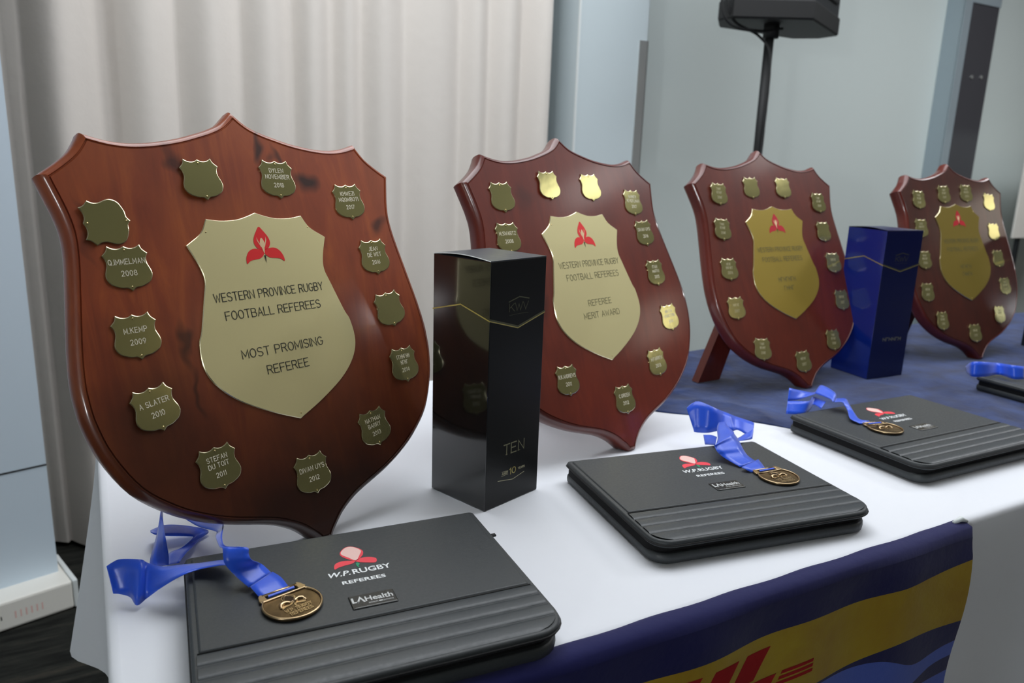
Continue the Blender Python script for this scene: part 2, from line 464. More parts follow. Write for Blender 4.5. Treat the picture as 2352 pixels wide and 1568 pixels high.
def engrave(vs, fs, s, cx, y, width, h, w, z, rot=0.0, gap=1.35, bend=0.0):
    """one line of engraved capitals centred on cx with its baseline at y"""
    tw = text_width(s, gap); kx = width/tw; ky = h/6; x = 0
    for ch in s:
        if ch == ' ': x += 3; continue
        for st in G[ch]:
            pts = []
            for p in st:
                u = (x+p[0])*kx-width/2; v = p[1]*ky
                pts.append((cx+u*cos(rot)-(v)*sin(rot), y+u*sin(rot)+v*cos(rot)))
            stroke_geo(vs, fs, pts, w, z)
        x += max(p[0] for st in G[ch] for p in st)+gap
def bf_text(name, body, width, height, mat, parent, M4, shear=0.0, bold=0.0, extrude=0.0):
    """solid lettering from the built-in font, fitted to width x height, left-bottom at the origin"""
    cu = bpy.data.curves.new(name, 'FONT'); cu.body = body; cu.shear = shear; cu.offset = bold; cu.resolution_u = 3
    to = bpy.data.objects.new(name, cu); COL.objects.link(to)
    dg = bpy.context.evaluated_depsgraph_get()
    me = bpy.data.meshes.new_from_object(to.evaluated_get(dg))
    bpy.data.objects.remove(to); bpy.data.curves.remove(cu)
    xs = [v.co.x for v in me.vertices]; ys = [v.co.y for v in me.vertices]
    x0, x1, y0, y1 = min(xs), max(xs), min(ys), max(ys)
    for v in me.vertices:
        v.co.x = (v.co.x-x0)/(x1-x0)*width; v.co.y = (v.co.y-y0)/(y1-y0)*height; v.co.z = 0
    me.materials.clear()
    return link(name, me, mat, parent, M4=M4)
def T(x, y, z): return Matrix.Translation((x, y, z))
def frame(o, ex, ey, ez):
    return Matrix(((ex[0], ey[0], ez[0], o[0]), (ex[1], ey[1], ez[1], o[1]), (ex[2], ey[2], ez[2], o[2]), (0, 0, 0, 1)))

# ------------------------------------------------------------------ the room
F29 = Matrix.Rotation(A29, 4, 'Z')          # local x along the table, local y towards the wall
def RS(name, x0, x1, y0, y1, z0, z1, mat, bevel=0.0):
    o = box_obj(name, (x0, x1, y0, y1, z0, z1), mat, bevel=bevel, M4=F29)
    return struct(o)
RS('floor', -3.5, 8.0, -5.0, 2.8, -0.1, 0.0, 'carpet')
RS('ceiling', -3.5, 8.0, -5.0, 2.8, 2.72, 2.82, 'ceiling')
RS('wall_back', -3.5, 8.0, 2.60, 2.75, 0, 2.72, 'wall')
RS('wall_left', -3.6, -3.5, -5.0, 2.75, 0, 2.72, 'wall')
RS('wall_right', 8.0, 8.1, -5.0, 2.75, 0, 2.72, 'wall_dark')
RS('wall_front', -3.5, 8.0, -5.1, -5.0, 0, 2.72, 'wall_dark')
RS('wall_pillar', 1.542, 1.835, 2.375, 2.60, 0, 2.72, 'pillar', 0.002)
RS('trim_1', 1.505, 1.540, 2.585, 2.60, 0, 2.72, 'trim')
RS('trim_2', 1.537, 1.543, 2.372, 2.380, 0, 2.72, 'trim')
RS('baseboard_back', 1.84, 8.0, 2.585, 2.60, 0, 0.09, 'trim')
# steel corner guard on the pillar
bm = bmesh.new()
bm_box(bm, 1.800, 1.838, 2.371, 2.375, 0.12, 1.60)
bm_box(bm, 1.834, 1.838, 2.371, 2.412, 0.12, 1.60)
o = link('trim_4', bm_mesh('corner_guard', bm), 'steel', M4=F29); struct(o)
# metal-clad column
cc = struct(box_obj('wall_column', (3.875, 4.165, 2.512, 2.60, 0, 2.72), 'steel_dark', M4=F29))
lp = box_obj('cladding_panel', (3.868, 3.8749, 2.505, 2.60, 0, 2.72), 'steel_blue', cc)
fp = box_obj('cladding_panel', (3.868, 3.925, 2.503, 2.5119, 0, 2.72), 'steel_blue', cc)
band = box_obj('cladding_band', (3.93, 4.167, 2.506, 2.5119, 2.00, 2.05), 'steel_blue', cc)
for (bx, bz) in ((4.02, 1.655), (4.10, 1.66)):
    vs, fs = sweep([(bx, 2.5119, bz), (bx, 2.506, bz)], 0.009, 12)
    link('screw', mesh('screw', vs, fs), 'steel', cc)

# ------------------------------------------------------------------ curtain
def make_curtain():
    rnd = random.Random(4)
    s0, s1 = -1.75, 1.47
    # fold centres with uneven spacing
    x = s0; folds = []
    while x < s1+0.2:
        wd = rnd.uniform(0.085, 0.20); folds.append((x, wd, rnd.uniform(0.55, 1.0), rnd.uniform(-1, 1))); x += wd
    nx, nz = 520, 26
    z0, z1 = 0.035, 2.70
    vs = []
    for j in range(nz+1):
        t = j/nz; z = z0+(z1-z0)*t
        for i in range(nx+1):
            s = s0+(s1-s0)*i/nx
            d = 0
            for (c, wd, a, q) in folds:
                sh = s-0.010*q*(1-t)*3
                if c <= sh < c+wd:
                    u = (sh-c)/wd
                    d = a*(sin(pi*u)**1.3)*min(wd, 0.15)*0.42
            d += 0.012*noise.noise(Vector((s*3, z*0.8, 3.3)))+0.006*noise.noise(Vector((s*14, z*1.4, 1)))
            if s < 0.06 and s > -0.16:                   # gathered leading roll near the banner stand
                u = (s+0.16)/0.22; d += 0.07*sin(pi*u)*(1.1-0.3*t)
            hem = 0.03*sin(s*9)+0.01*sin(s*31) if j == 0 else 0
            vs.append((s, 2.50-d, z+max(hem, -0.02)))
    fs = [(j*(nx+1)+i, j*(nx+1)+i+1, (j+1)*(nx+1)+i+1, (j+1)*(nx+1)+i) for j in range(nz) for i in range(nx)]
    me = mesh('curtain', vs, fs)
    o = link('curtain', me, 'curtain', smooth=True, M4=F29)
    tag(o, 'pale beige floor-length pleated curtain hanging behind the first shield', 'curtain')
    # track
    tr = box_obj('curtain_track', (s0, s1, 2.46, 2.50, 2.695, 2.72), 'trim', o)
make_curtain()

# ------------------------------------------------------------------ roll-up banner at the far left
def rollup():
    e = Vector((0.7071, 0.7071, 0)); nrm = Vector((0.7071, -0.7071, 0))
    o = Vector((-1.118, 1.778, 0))
    M4 = frame(o, -e, nrm, (0, 0, 1))        # x runs left along the base, y towards the viewer
    # keep the frame right-handed: (-e) x nrm must be +z
    M4 = frame(o, e, -nrm, (0, 0, 1))
    t = thing('roll_up_banner', 'pale blue roll-up banner stand on a white base at the far left edge', 'banner stand', M4)
    bm = bmesh.new(); bm_box(bm, -0.86, 0.0, -0.02, 0.15, 0.004, 0.078, 0.006)
    link('base', bm_mesh('base', bm), 'base_white', t)
    box_obj('end_cap', (0.0005, 0.012, -0.022, 0.152, 0.004, 0.08), 'trim', t, 0.003)
    box_obj('panel', (-0.85, -0.012, 0.055, 0.058, 0.078, 2.1), 'screen_fabric', t)
    box_obj('panel_seam', (-0.85, -0.012, 0.0535, 0.0549, 0.375, 0.379), 'metal_grey', t)
    vs, fs = [], []
    engrave(vs, fs, 'I.I', -0.17, 0.035, 0.022, 0.008, 0.0022, 0)
    link('mark', mesh('mark', vs, fs), 'black_ink', t, M4=frame((0, -0.0205, 0), (1, 0, 0), (0, 0, 1), (0, -1, 0)))
    vs, fs = [], []
    engrave(vs, fs, 'IIIIII', -0.10, 0.030, 0.058, 0.016, 0.003, 0)
    link('mark', mesh('mark', vs, fs), 'logo_pink', t, M4=frame((0, -0.0205, 0), (1, 0, 0), (0, 0, 1), (0, -1, 0)))
    tube('upright_pole', [(-0.42, 0.1, 0.07), (-0.42, 0.1, 2.1)], 0.009, 'steel', t)
rollup()

# white printed sheet standing at the far right
t = thing('display_board', 'white printed board standing behind the last shield at the right edge', 'board', F29 @ T(4.17, 2.25, 0))
box_obj('panel', (0.0, 0.7, 0.0, 0.012, TZ+0.118, TZ+0.66), 'base_white', t, 0.003)
box_obj('foot', (0.05, 0.12, -0.12, 0.14, 0, 0.02), 'plastic', t, 0.003)
box_obj('foot', (0.58, 0.65, -0.12, 0.14, 0, 0.02), 'plastic', t, 0.003)
box_obj('post', (0.075, 0.095, 0.0125, 0.03, 0.02, 1.2), 'plastic', t)
box_obj('post', (0.605, 0.625, 0.0125, 0.03, 0.02, 1.2), 'plastic', t)
bm = bmesh.new(); bmesh.ops.create_circle(bm, cap_ends=True, segments=24, radius=0.045)
link('printed_dot', bm_mesh('printed_dot', bm), 'logo_red', t, M4=frame((0.115, -0.001, TZ+0.42), (1, 0, 0), (0, 0, 1), (0, -1, 0)))

# ------------------------------------------------------------------ loudspeaker on its stand
def speaker():
    t = thing('loudspeaker', 'black loudspeaker mounted high on a pole in front of the grey wall', 'speaker', F29 @ T(2.13, 2.0, 1.64))
    plan = [(-0.03, -0.13), (0.27, 0.02), (0.27, 0.10), (0.20, 0.16), (-0.16, 0.15), (-0.235, 0.06), (-0.235, 0.0)]
    me = slab('cabinet', plan, [(-0.012, 0.0), (0, 0.012), (0, 0.52), (-0.012, 0.532)], True, True)
    for p in me.polygons: p.use_smooth = False
    link('cabinet', me, 'plastic', t)
    # flared foot of the cabinet
    plan2 = [(-0.03, -0.138), (0.278, 0.018), (0.278, 0.10), (0.21, 0.165), (-0.16, 0.155), (-0.25, 0.065), (-0.25, -0.005)]
    me = slab('bottom_flange', plan2, [(-0.004, -0.006), (0, 0.0), (0, 0.05), (-0.004, 0.055)], True, True)
    for p in me.polygons: p.use_smooth = False
    link('bottom_flange', me, 'plastic_dark', t)
    g = Vector((0.30, 0.15, 0)).normalized(); nn = Vector((g.y, -g.x, 0))
    M4 = frame(Vector((0.12, -0.055, 0.29))+nn*0.003, g, (0, 0, 1), nn)
    link('grille', slab('grille', [(-.15, -.2), (.13, -.2), (.13, .2), (-.15, .2)], [(-.004, .006), (0, .002), (0, 0)]), 'plastic_dark', t, M4=M4)
    tube('pole_socket', [(-0.07, 0, -0.05), (-0.07, 0, -0.007)], 0.026, 'plastic_dark', t)
    tube('handle', [(-0.252, 0.035, 0.2), (-0.275, 0.035, 0.21), (-0.275, 0.035, 0.33), (-0.252, 0.035, 0.34)], 0.009, 'plastic_dark', t)
    s = thing('speaker_stand', 'black tripod speaker stand whose pole rises behind the third shield', 'stand', F29 @ T(2.055, 2.0, 0))
    tube('pole', [(0, 0, 0.25), (0, 0, 1.02)], 0.020, 'rubber', s)
    tube('pole', [(0, 0, 0.95), (0, 0, 1.589)], 0.0155, 'rubber', s)
    tube('collar', [(0, 0, 1.0), (0, 0, 1.06)], 0.027, 'plastic_dark', s)
    tube('collar', [(0, 0, 0.62), (0, 0, 0.68)], 0.029, 'plastic_dark', s)
    for k in range(3):
        a = radians(90+120*k)
        lg = tube('leg', [(0.02*cos(a), 0.02*sin(a), 0.66), (0.44*cos(a), 0.44*sin(a), 0.012)], 0.0115, 'rubber', s)
        tube('brace', [(0.02*cos(a), 0.02*sin(a), 0.28), (0.27*cos(a), 0.27*sin(a), 0.275)], 0.007, 'plastic_dark', s)
        tube('rubber_foot', [(0.42*cos(a), 0.42*sin(a), 0.018), (0.455*cos(a), 0.455*sin(a), 0.013)], 0.0125, 'plastic_dark', lg)
    # cables looping down from the cabinet
    c1 = [(-0.285, 0.02, 0.60), (-0.29, 0.02, 0.30), (-0.288, 0.015, 0.06), (-0.25, 0.01, -0.02), (-0.14, -0.01, -0.035), (-0.045, -0.025, -0.02)]
    c2 = [(-0.20, 0.02, 0.55), (-0.262, 0.02, 0.22), (-0.27, 0.015, 0.08), (-0.235, 0.01, -0.008), (-0.12, 0.0, -0.05), (-0.088, -0.024, -0.12),
          (-0.082, -0.024, -0.35), (-0.09, -0.028, -0.62), (-0.085, -0.035, -0.95), (-0.08, -0.1, -1.565)]
    tube('cable', catmull(c1, 8), 0.0045, 'rubber', t, seg=8)
    tube('cable', catmull(c2, 8), 0.0045, 'rubber', t, seg=8)
speaker()

# ------------------------------------------------------------------ table, white cloth, blue velvet
TS0, TS1, TD0, TD1 = -0.016, 2.75, 0.502, 1.34
def table():
    for (a, b, lab) in ((TS0+0.012, 1.37, 'folding banquet table under the left part of the white cloth'), (1.375, TS1-0.012, 'folding banquet table under the right part of the white cloth')):
        t = thing('banquet_table', lab, 'table', F29 @ T(a, 0, 0))
        L = b-a
        box_obj('tabletop', (0, L, TD0+0.012, TD1-0.012, TZ-0.032, TZ-0.004), 'table_board', t, 0.004)
        for x in (0.14, L-0.14):
            for y in (TD0+0.08, TD1-0.08):
                tube('leg', [(x, y, 0.0), (x, y, TZ-0.033)], 0.014, 'metal_grey', t)
            tube('cross_bar', [(x, TD0+0.094, 0.30), (x, TD1-0.094, 0.30)], 0.010, 'metal_grey', t)
table()
def tablecloth():
    r = 0.035
    # rounded rectangle outline, anticlockwise in (s, d)
    pts = []
    def edge(a, b, n):
        for i in range(n): pts.append(((a[0]+(b[0]-a[0])*i/n, a[1]+(b[1]-a[1])*i/n), None))
    def corner(cx, cy, a0, a1, n=7):
        for i in range(n+1):
            a = radians(a0+(a1-a0)*i/n); pts.append(((cx+r*cos(a), cy+r*sin(a)), Vector((cos(a), sin(a)))))
    def line(a, b, nrm, n):
        for i in range(1, n): pts.append(((a[0]+(b[0]-a[0])*i/n, a[1]+(b[1]-a[1])*i/n), Vector(nrm)))
    corner(TS0+r, TD0+r, 180, 270); line((TS0+r, TD0), (TS1-r, TD0), (0, -1), 160)
    corner(TS1-r, TD0+r, 270, 360); line((TS1, TD0+r), (TS1, TD1-r), (1, 0), 40)
    corner(TS1-r, TD1-r, 0, 90); line((TS1-r, TD1), (TS0+r, TD1), (0, 1), 120)
    corner(TS0+r, TD1-r, 90, 180); line((TS0, TD1-r), (TS0, TD0+r), (-1, 0), 50)
    n = len(pts); e = 0.010
    def flare(p, nn, t):                     # t: 0 at the table edge, 1 at the hem
        s, d = p
        f = 0.010*sin(s*11+1)+0.008*sin(s*23+d*9)
        if s < TS0+0.05 or nn.x < -0.3:      # left end hangs outward, most at the back corner
            f = 0.008+0.052*math.exp(-((d-1.205)/0.05)**2)+0.02*max(0, min(1, (d-1.2)/0.1))
        return f*t
    rings = []
    rings.append([(p[0]-nn.x*e, p[1]-nn.y*e, 0.0) for p, nn in pts])
    rings.append([(p[0]-nn.x*e*0.4, p[1]-nn.y*e*0.4, -0.0012) for p, nn in pts])
    rings.append([(p[0]-nn.x*e*0.08, p[1]-nn.y*e*0.08, -0.0045) for p, nn in pts])
    drop = 0.315
    for k in range(0, 13):
        t = k/12
        ring = []
        for p, nn in pts:
            f = flare(p, nn, t**1.1)
            ring.append((p[0]+nn.x*f, p[1]+nn.y*f, -0.010-(drop-0.01)*t-0.012*sin(p[0]*5+p[1]*7)*t))
        rings.append(ring)
    vs = [v for rg in rings for v in rg]; fs = []
    for k in range(len(rings)-1):
        for i in range(n):
            j = (i+1) % n; fs.append((k*n+i, (k+1)*n+i, (k+1)*n+j, k*n+j))
    ntop = len(fs); fs.append(tuple(range(n)))
    me = mesh('tablecloth', vs, fs)
    for i, p in enumerate(me.polygons): p.use_smooth = i < ntop
    o = link('tablecloth', me, 'white_cloth', M4=F29 @ T(0, 0, TZ))
    tag(o, 'white cloth spread over the long award table, hanging over its edges', 'tablecloth')
tablecloth()
def velvet():
    bd = catmull([(0.80, 1.12, 0), (0.848, 1.01, 0), (0.939, 0.931, 0), (0.985, 0.875, 0), (1.015, 0.825, 0), (1.06, 0.735, 0), (1.13, 0.64, 0), (1.21, 0.598, 0), (1.30, 0.606, 0), (1.6, 0.60, 0), (2.0, 0.605, 0), (2.70, 0.60, 0)], 12)
    nu, nv = len(bd), 70
    vs = []
    for i, b in enumerate(bd):
        back = Vector((max(b.x, 0.70+0.35*i/nu+ (b.x-0.8)*0.8), TD1-0.012))
        back = Vector((b.x*0.92+0.02 if b.x < 1.3 else b.x, TD1-0.012))
        for j in range(nv+1):
            t = j/nv
            s = b.x+(back.x-b.x)*t; d = b.y+(back.y-b.y)*t
            w = noise.noise(Vector((s*3.1+d*2.2, d*5-s*2.5, 0.3)))
            w2 = noise.noise(Vector((s*9+3, d*13-s*5, 1.7)))
            ridge = (1-abs(w))**6*0.006+(1-abs(w2))**7*0.0035
            q = TW(s, d); flat = 1.0          # pressed flat under what stands on it
            for (fx, fy, fa, hx0, hx1, hy0, hy1) in ((0.7305, 1.3495, 28, -0.33, 0.02, -0.26, 0.02), (1.208, 1.643, 28, -0.33, 0.02, -0.26, 0.02), (0.5949, 1.4646, 32, -0.2, 0.2, -0.02, 0.18),
                                                    (1.1096, 1.7636, 28, -0.2, 0.2, -0.02, 0.18), (0.7234, 1.5136, 29, -0.08, 0.08, -0.02, 0.15)):
                lx = (q.x-fx)*cos(radians(fa))+(q.y-fy)*sin(radians(fa)); ly = -(q.x-fx)*sin(radians(fa))+(q.y-fy)*cos(radians(fa))
                o_ = max(hx0-lx, lx-hx1, hy0-ly, ly-hy1, 0)
                flat = min(flat, o_/0.03)
            z = 0.0015+ridge*min(1, t*9+0.15)*flat
            vs.append((s, d, z))
    # turned-down edge
    k0 = len(vs)
    for b in bd: vs.append((b.x, b.y-0.0006, 0.0006))
    fs = [(i*(nv+1)+j, (i+1)*(nv+1)+j, (i+1)*(nv+1)+j+1, i*(nv+1)+j+1) for i in range(nu-1) for j in range(nv)]
    fs += [(k0+i, k0+i+1, (i+1)*(nv+1), i*(nv+1)) for i in range(nu-1)]
    o = link('velvet_runner', mesh('velvet_runner', vs, fs), 'velvet', smooth=True, M4=F29 @ T(0, 0, TZ))
    tag(o, 'crumpled dark blue velvet cloth laid over the right part of the white tablecloth', 'cloth')
velvet()

# ------------------------------------------------------------------ printed banner hung over the front edge
def front_banner():
    t = thing('table_banner', 'blue and yellow printed banner with red lettering hung on the front of the table', 'banner', F29 @ T(0, 0, TZ))
    s0, s1, y = -0.02, 0.925, 0.4905
    def wave(s, z): return 0.0035*sin(s*17+z*6)+0.002*sin(s*41)+0.006*max(0, (s-0.84)/0.09)*sin(-z*22)
    def band(name, mat, top, bot, dy=0.0, n=110, m=6, sa=s0, sb=s1):
        vs = []
        for i in range(n+1):
            s = sa+(sb-sa)*i/n; a = top(s); b = bot(s)
            for j in range(m+1):
                z = a+(b-a)*j/m
                vs.append((s, y-0.004-dy-wave(s, z)*min(1, -z*30 if z < 0 else 0)-0.004, z))
        fs = [(i*(m+1)+j, i*(m+1)+j+1, (i+1)*(m+1)+j+1, (i+1)*(m+1)+j) for i in range(n) for j in range(m)]
        return link(name, mesh(name, vs, fs), mat, t, smooth=True)
    # wraps over the table edge on top
    vs = []
    for i in range(81):
        s = s0+(s1-s0)*i/80
        up = 0.002+0.007*max(0, (s-0.80)/0.125)**2
        vs += [(s, 0.5065+0.001*sin(s*60), 0.0008), (s, 0.5035, 0.0018+up*0.4), (s, 0.496, 0.002+up*0.5), (s, y-0.006, -0.001+up*0.4), (s, y-0.008-wave(s, -0.011)*0.33, -0.011)]
    fs = [(i*5+j, i*5+j+1, (i+1)*5+j+1, (i+1)*5+j) for i in range(80) for j in range(4)]
    link('top_hem', mesh('top_hem', vs, fs), 'ban_blue', t, smooth=True)
    yt = lambda s: -0.0475-0.002*sin(s*30)*0.3+0.010*max(0, (s-0.80)/0.125)
    yb = lambda s: -0.1315+0.012*max(0, min(1, (s-0.64)/0.28))+0.003*sin(s*25)
    w1 = lambda s: -0.139-0.0225*math.exp(-((s-0.85)/0.05)**2)-0.012*max(0, min(1, (s-0.87)/0.05))*0.6-0.004*sin(s*15)
    w2 = lambda s: -0.166-0.0305*math.exp(-((s-0.83)/0.06)**2)*0.9-0.006*max(0, min(1, (s-0.88)/0.04))
    w3 = lambda s: -0.196-0.012*sin((s-0.6)*9)*0.5
    band('blue_band', 'ban_blue', lambda s: -0.010, yt)
    band('yellow_band', 'ban_yellow', yt, yb)
    band('blue_stripe', 'ban_blue', yb, w1)
    band('light_stripe', 'ban_sky', w1, w2)
    band('blue_stripe', 'ban_blue', w2, w3)
    band('light_stripe', 'ban_sky', w3, lambda s: -0.235)
    band('blue_stripe', 'ban_blue', lambda s: -0.235, lambda s: -0.42)
    # side hem
    # lettering in red: slanted capitals D H L with speed lines
    kx = 0.67                                # slant: shift in s per unit of height
    def P(x, z): return (x+kx*(z+0.0965), z)
    H0, HM, H1 = -0.0612, -0.0945, -0.0975
    B0 = -0.1235
    polys = []
    # L: tall stem, then foot to the right
    polys.append([P(0.5305, H0), P(0.5660, H0), P(0.5660, HM), P(0.5285, HM)])
    polys.append([P(0.5285, H1), P(0.6030, H1), P(0.6030, B0+0.004), P(0.5285, B0+0.004)])
    # H: two stems joined by the lower part
    polys.append([P(0.4830, H0), P(0.5180, H0), P(0.5180, HM), P(0.4830, HM)])
    polys.append([P(0.4320, H0), P(0.4660, H0), P(0.4660, HM), P(0.4320, HM)])
    polys.append([P(0.4320, H1), P(0.5180, H1), P(0.5180, -0.104), P(0.4320, -0.104)])
    polys.append([P(0.4320, -0.105), P(0.4660, -0.105), P(0.4660, B0), P(0.4320, B0)])
    polys.append([P(0.4830, -0.105), P(0.5180, -0.105), P(0.5180, B0), P(0.4830, B0)])
    # D
    polys.append([P(0.3350, H0), P(0.4000, H0), P(0.4170, -0.068), P(0.4170, HM), P(0.3850, HM), P(0.3850, -0.076), P(0.3700, -0.076), P(0.3700, -0.072), P(0.3350, -0.072)])
    polys.append([P(0.3350, -0.080), P(0.3700, -0.080), P(0.3700, -0.112), P(0.3900, -0.112), P(0.4000, H1), P(0.4170, H1), P(0.4100, B0), P(0.3350, B0)])
    # speed lines right and left
    for (za, xa, xb) in ((-0.0966, 0.611, 0.660), (-0.1028, 0.6075, 0.660), (-0.1090, 0.603, 0.660)):
        polys.append([(xa, za), (xb, za), (xb-0.001, za-0.0040), (xa-0.002, za-0.0040)])
    for (za, xa, xb) in ((-0.0966, 0.262, 0.325), (-0.1028, 0.262, 0.322), (-0.1090, 0.262, 0.318)):
        polys.append([(xa, za), (xb, za), (xb-0.002, za-0.0040), (xa, za-0.0040)])
    for pl in polys:
        bm = bmesh.new()
        f = bm.faces.new([bm.verts.new((p[0], 0, p[1])) for p in pl])
        bmesh.ops.subdivide_edges(bm, edges=bm.edges[:], cuts=3)
        bmesh.ops.triangulate(bm, faces=bm.faces[:])
        for v in bm.verts: v.co.y = y-0.0085-wave(v.co.x, v.co.z)*min(1, -v.co.z*30)
        me = bpy.data.meshes.new('letter_shape'); bm.to_mesh(me); bm.free()
        link('letter_shape', me, 'ban_red', t)
    # silver clip on the corner
    vs, fs = sweep([(0.907, 0.498, 0.006), (0.919, 0.496, 0.0095), (0.927, 0.493, 0.006)], [0.002, 0.0035, 0.002], 10)
    link('clip', mesh('clip', vs, fs), 'trim', t, smooth=True)
front_banner()

# ------------------------------------------------------------------ shields
HALF = [[(0, .4935), (.0165, .4790), (.032, .4715), (.0485, .4660), (.0655, .4610), (.083, .4573), (.102, .4545), (.120, .4535), (.137, .4550), (.1520, .4585), (.1630, .4620)],
        [(.1630, .4620), (.1685, .4530), (.1770, .4425), (.1915, .4310), (.2080, .4200)],
        [(.2080, .4200), (.2025, .3995), (.1978, .380), (.1958, .362), (.1978, .338), (.2050, .297), (.2125, .255), (.2162, .225), (.2165, .205), (.2145, .182), (.2060, .150), (.1860, .1115), (.1570, .0840), (.1310, .0675), (.1060, .0557), (.0860, .0485), (.0680, .0425), (.0530, .0368), (.0400, .0300), (.0290, .0225), (.0200, .0140), (.0130, .0065), (.0090, .0)]]
def outline(half, n=5):
    pts = []
    for seg in half:
        c = catmull([(x, y, 0) for x, y in seg], n)
        pts += [Vector((p.x, p.y)) for p in c[(1 if pts else 0):]]
    left = [Vector((-p.x, p.y)) for p in pts[1:]][::-1]
    if pts[-1].x < 1e-5: left = left[1:]
    return pts[::-1][0:]+left[::-1] if False else (left+pts)[::-1]
BOARD = outline(HALF, 4)
PLATE = outline([[(0, .3761), (.0108, .3723), (.0243, .3690), (.042, .3685), (.0588, .3708)],
                 [(.0588, .3708), (.0675, .3565), (.0860, .3440)],
                 [(.0860, .3440), (.0775, .3224), (.0748, .3062), (.0795, .2888), (.0900, .2549), (.0955, .2413), (.0965, .2165), (.0870, .1956), (.0660, .1755), (.032, .1558), (0, .1414)]], 5)
BADGE = outline([[(0, .0222), (.004, .0203), (.008, .0200), (.0118, .0210), (.0155, .0232)],
                 [(.0155, .0232), (.0172, .0185), (.0218, .0140)],
                 [(.0218, .0140), (.0195, .0095), (.0193, .004), (.0218, -.003), (.0220, -.0085), (.0185, -.0145), (.010, -.0185), (.004, -.0192), (0, -.0222)]], 3)

def badge_mesh():
    me = slab('nameplate', BADGE, [(-0.0007, 0.0011), (-0.0001, 0.0009), (0, 0.0005), (0, 0.0)], True, False)
    me.polygons.foreach_set('material_index', [0]*len(me.polygons))
    n = len(BADGE)
    for i, p in enumerate(me.polygons):
        if i < n: p.material_index = 1
        p.use_smooth = False
    # shallow dents in the thin brass: fan of the face through an inner ring
    return me
BADGE_ME = badge_mesh()
RV = [(0.0, 0.0182), (0.0, -0.0182)]
bm = bmesh.new(); bmesh.ops.create_uvsphere(bm, u_segments=10, v_segments=6, radius=0.0011)
for v in bm.verts: v.co.z = v.co.z*0.6+0.0011
RIVET_ME = bpy.data.meshes.new('rivet'); bm.to_mesh(RIVET_ME); bm.free(); RIVET_ME.materials.append(M['rivet'])
BADGE_ME.materials.append(M['badge']); BADGE_ME.materials.append(M['rim'])

def badge_text(lines, mat, parent):
    vs, fs = [], []
    ny = len(lines)
    ys = {2: [0.0045, -0.0070], 3: [0.0085, 0.0012, -0.0085]}[ny]
    for s, y in zip(lines, ys):
        h = 0.0047 if ny == 3 else 0.0050
        w = min(0.0345, text_width(s, 1.9)*h/6*0.86)
        engrave(vs, fs, s, 0, y, w, h, 0.00058, 0.00125, rot=0.0, gap=1.9)
    link('engraved_name', mesh('engraved_name', vs, fs), mat, parent)

def flower_mesh(name, k, mats, folder=False):
    if not folder:
        hood = [(0, .0415), (-.004, .037), (-.0085, .030), (-.0100, .023), (-.0065, .017), (0, .0145), (.0065, .017), (.0100, .023), (.0085, .030), (.004, .037)]
        lp = [(0, .0150), (-.006, .0165), (-.013, .0170), (-.019, .0140), (-.0230, .0075), (-.0235, .0008), (-.0190, .0038), (-.013, .0050), (-.006, .0060), (-.0010, .0100)]
        rp = [(-x, y) for x, y in lp][::-1]
        cre = [(0, .029), (-.0030, .023), (-.0015, .017), (0, .011), (.0015, .017), (.0030, .023)]
        stem = [(-.0011, .009), (.0011, .009), (.0003, 0.0)]
        shapes = [(hood, 0, 0), (lp, 0, 0), (rp, 0, 0), (cre, 1, .00015), (stem, 2, .0002)]
        for q in (-.0055, .0055):
            shapes.append(([(q*1.0, .030), (q*.85, .026), (q*.25, .0185), (q*.45, .0185), (q*1.05, .026)], 1, .0001))
    else:
        hood = [(-.0035, .0410), (.0040, .0400), (.0115, .0300), (.0105, .0210), (.0055, .0140), (0, .0105), (-.006, .0160), (-.0115, .0250), (-.0105, .0330)]
        inner = [(-.0032, .0402), (.0038, .0392), (.0100, .0298), (.0075, .0220), (.0010, .0112), (-.0050, .0190), (-.0102, .0270), (-.0095, .0330)]
        lp = [(0, .0100), (-.005, .0125), (-.012, .0140), (-.018, .0125), (-.0215, .0080), (-.0225, .0005), (-.0180, .0030), (-.011, .0048), (-.004, .0060)]
        rp = [(0, .0100), (.004, .0060), (.011, .0030), (.0185, .0005), (.0212, .0070), (.0190, .0110), (.013, .0140), (.006, .0140)]
        st = [(-.0005, .0050), (.0015, .0065), (.0030, .0030), (.0008, -.0004), (.0020, -.0046), (-.0006, -.0010)]
        shapes = [(hood, 0, 0), (lp, 0, 0), (rp, 0, 0), (inner, 1, .0001), (st, 2, .0001)]
    vs, fs, mi = [], [], []
    for pl, m, z in shapes:
        c = catmull([(x, y, 0) for x, y in pl], 3, closed=True) if len(pl) > 5 else [Vector((x, y, 0)) for x, y in pl]
        b = len(vs); vs += [(p.x*k, p.y*k, z) for p in c]; fs.append(tuple(range(b, b+len(c)))); mi.append(m)
    me = mesh(name, vs, fs, mi)
    for m in mats: me.materials.append(M[m])
    return me

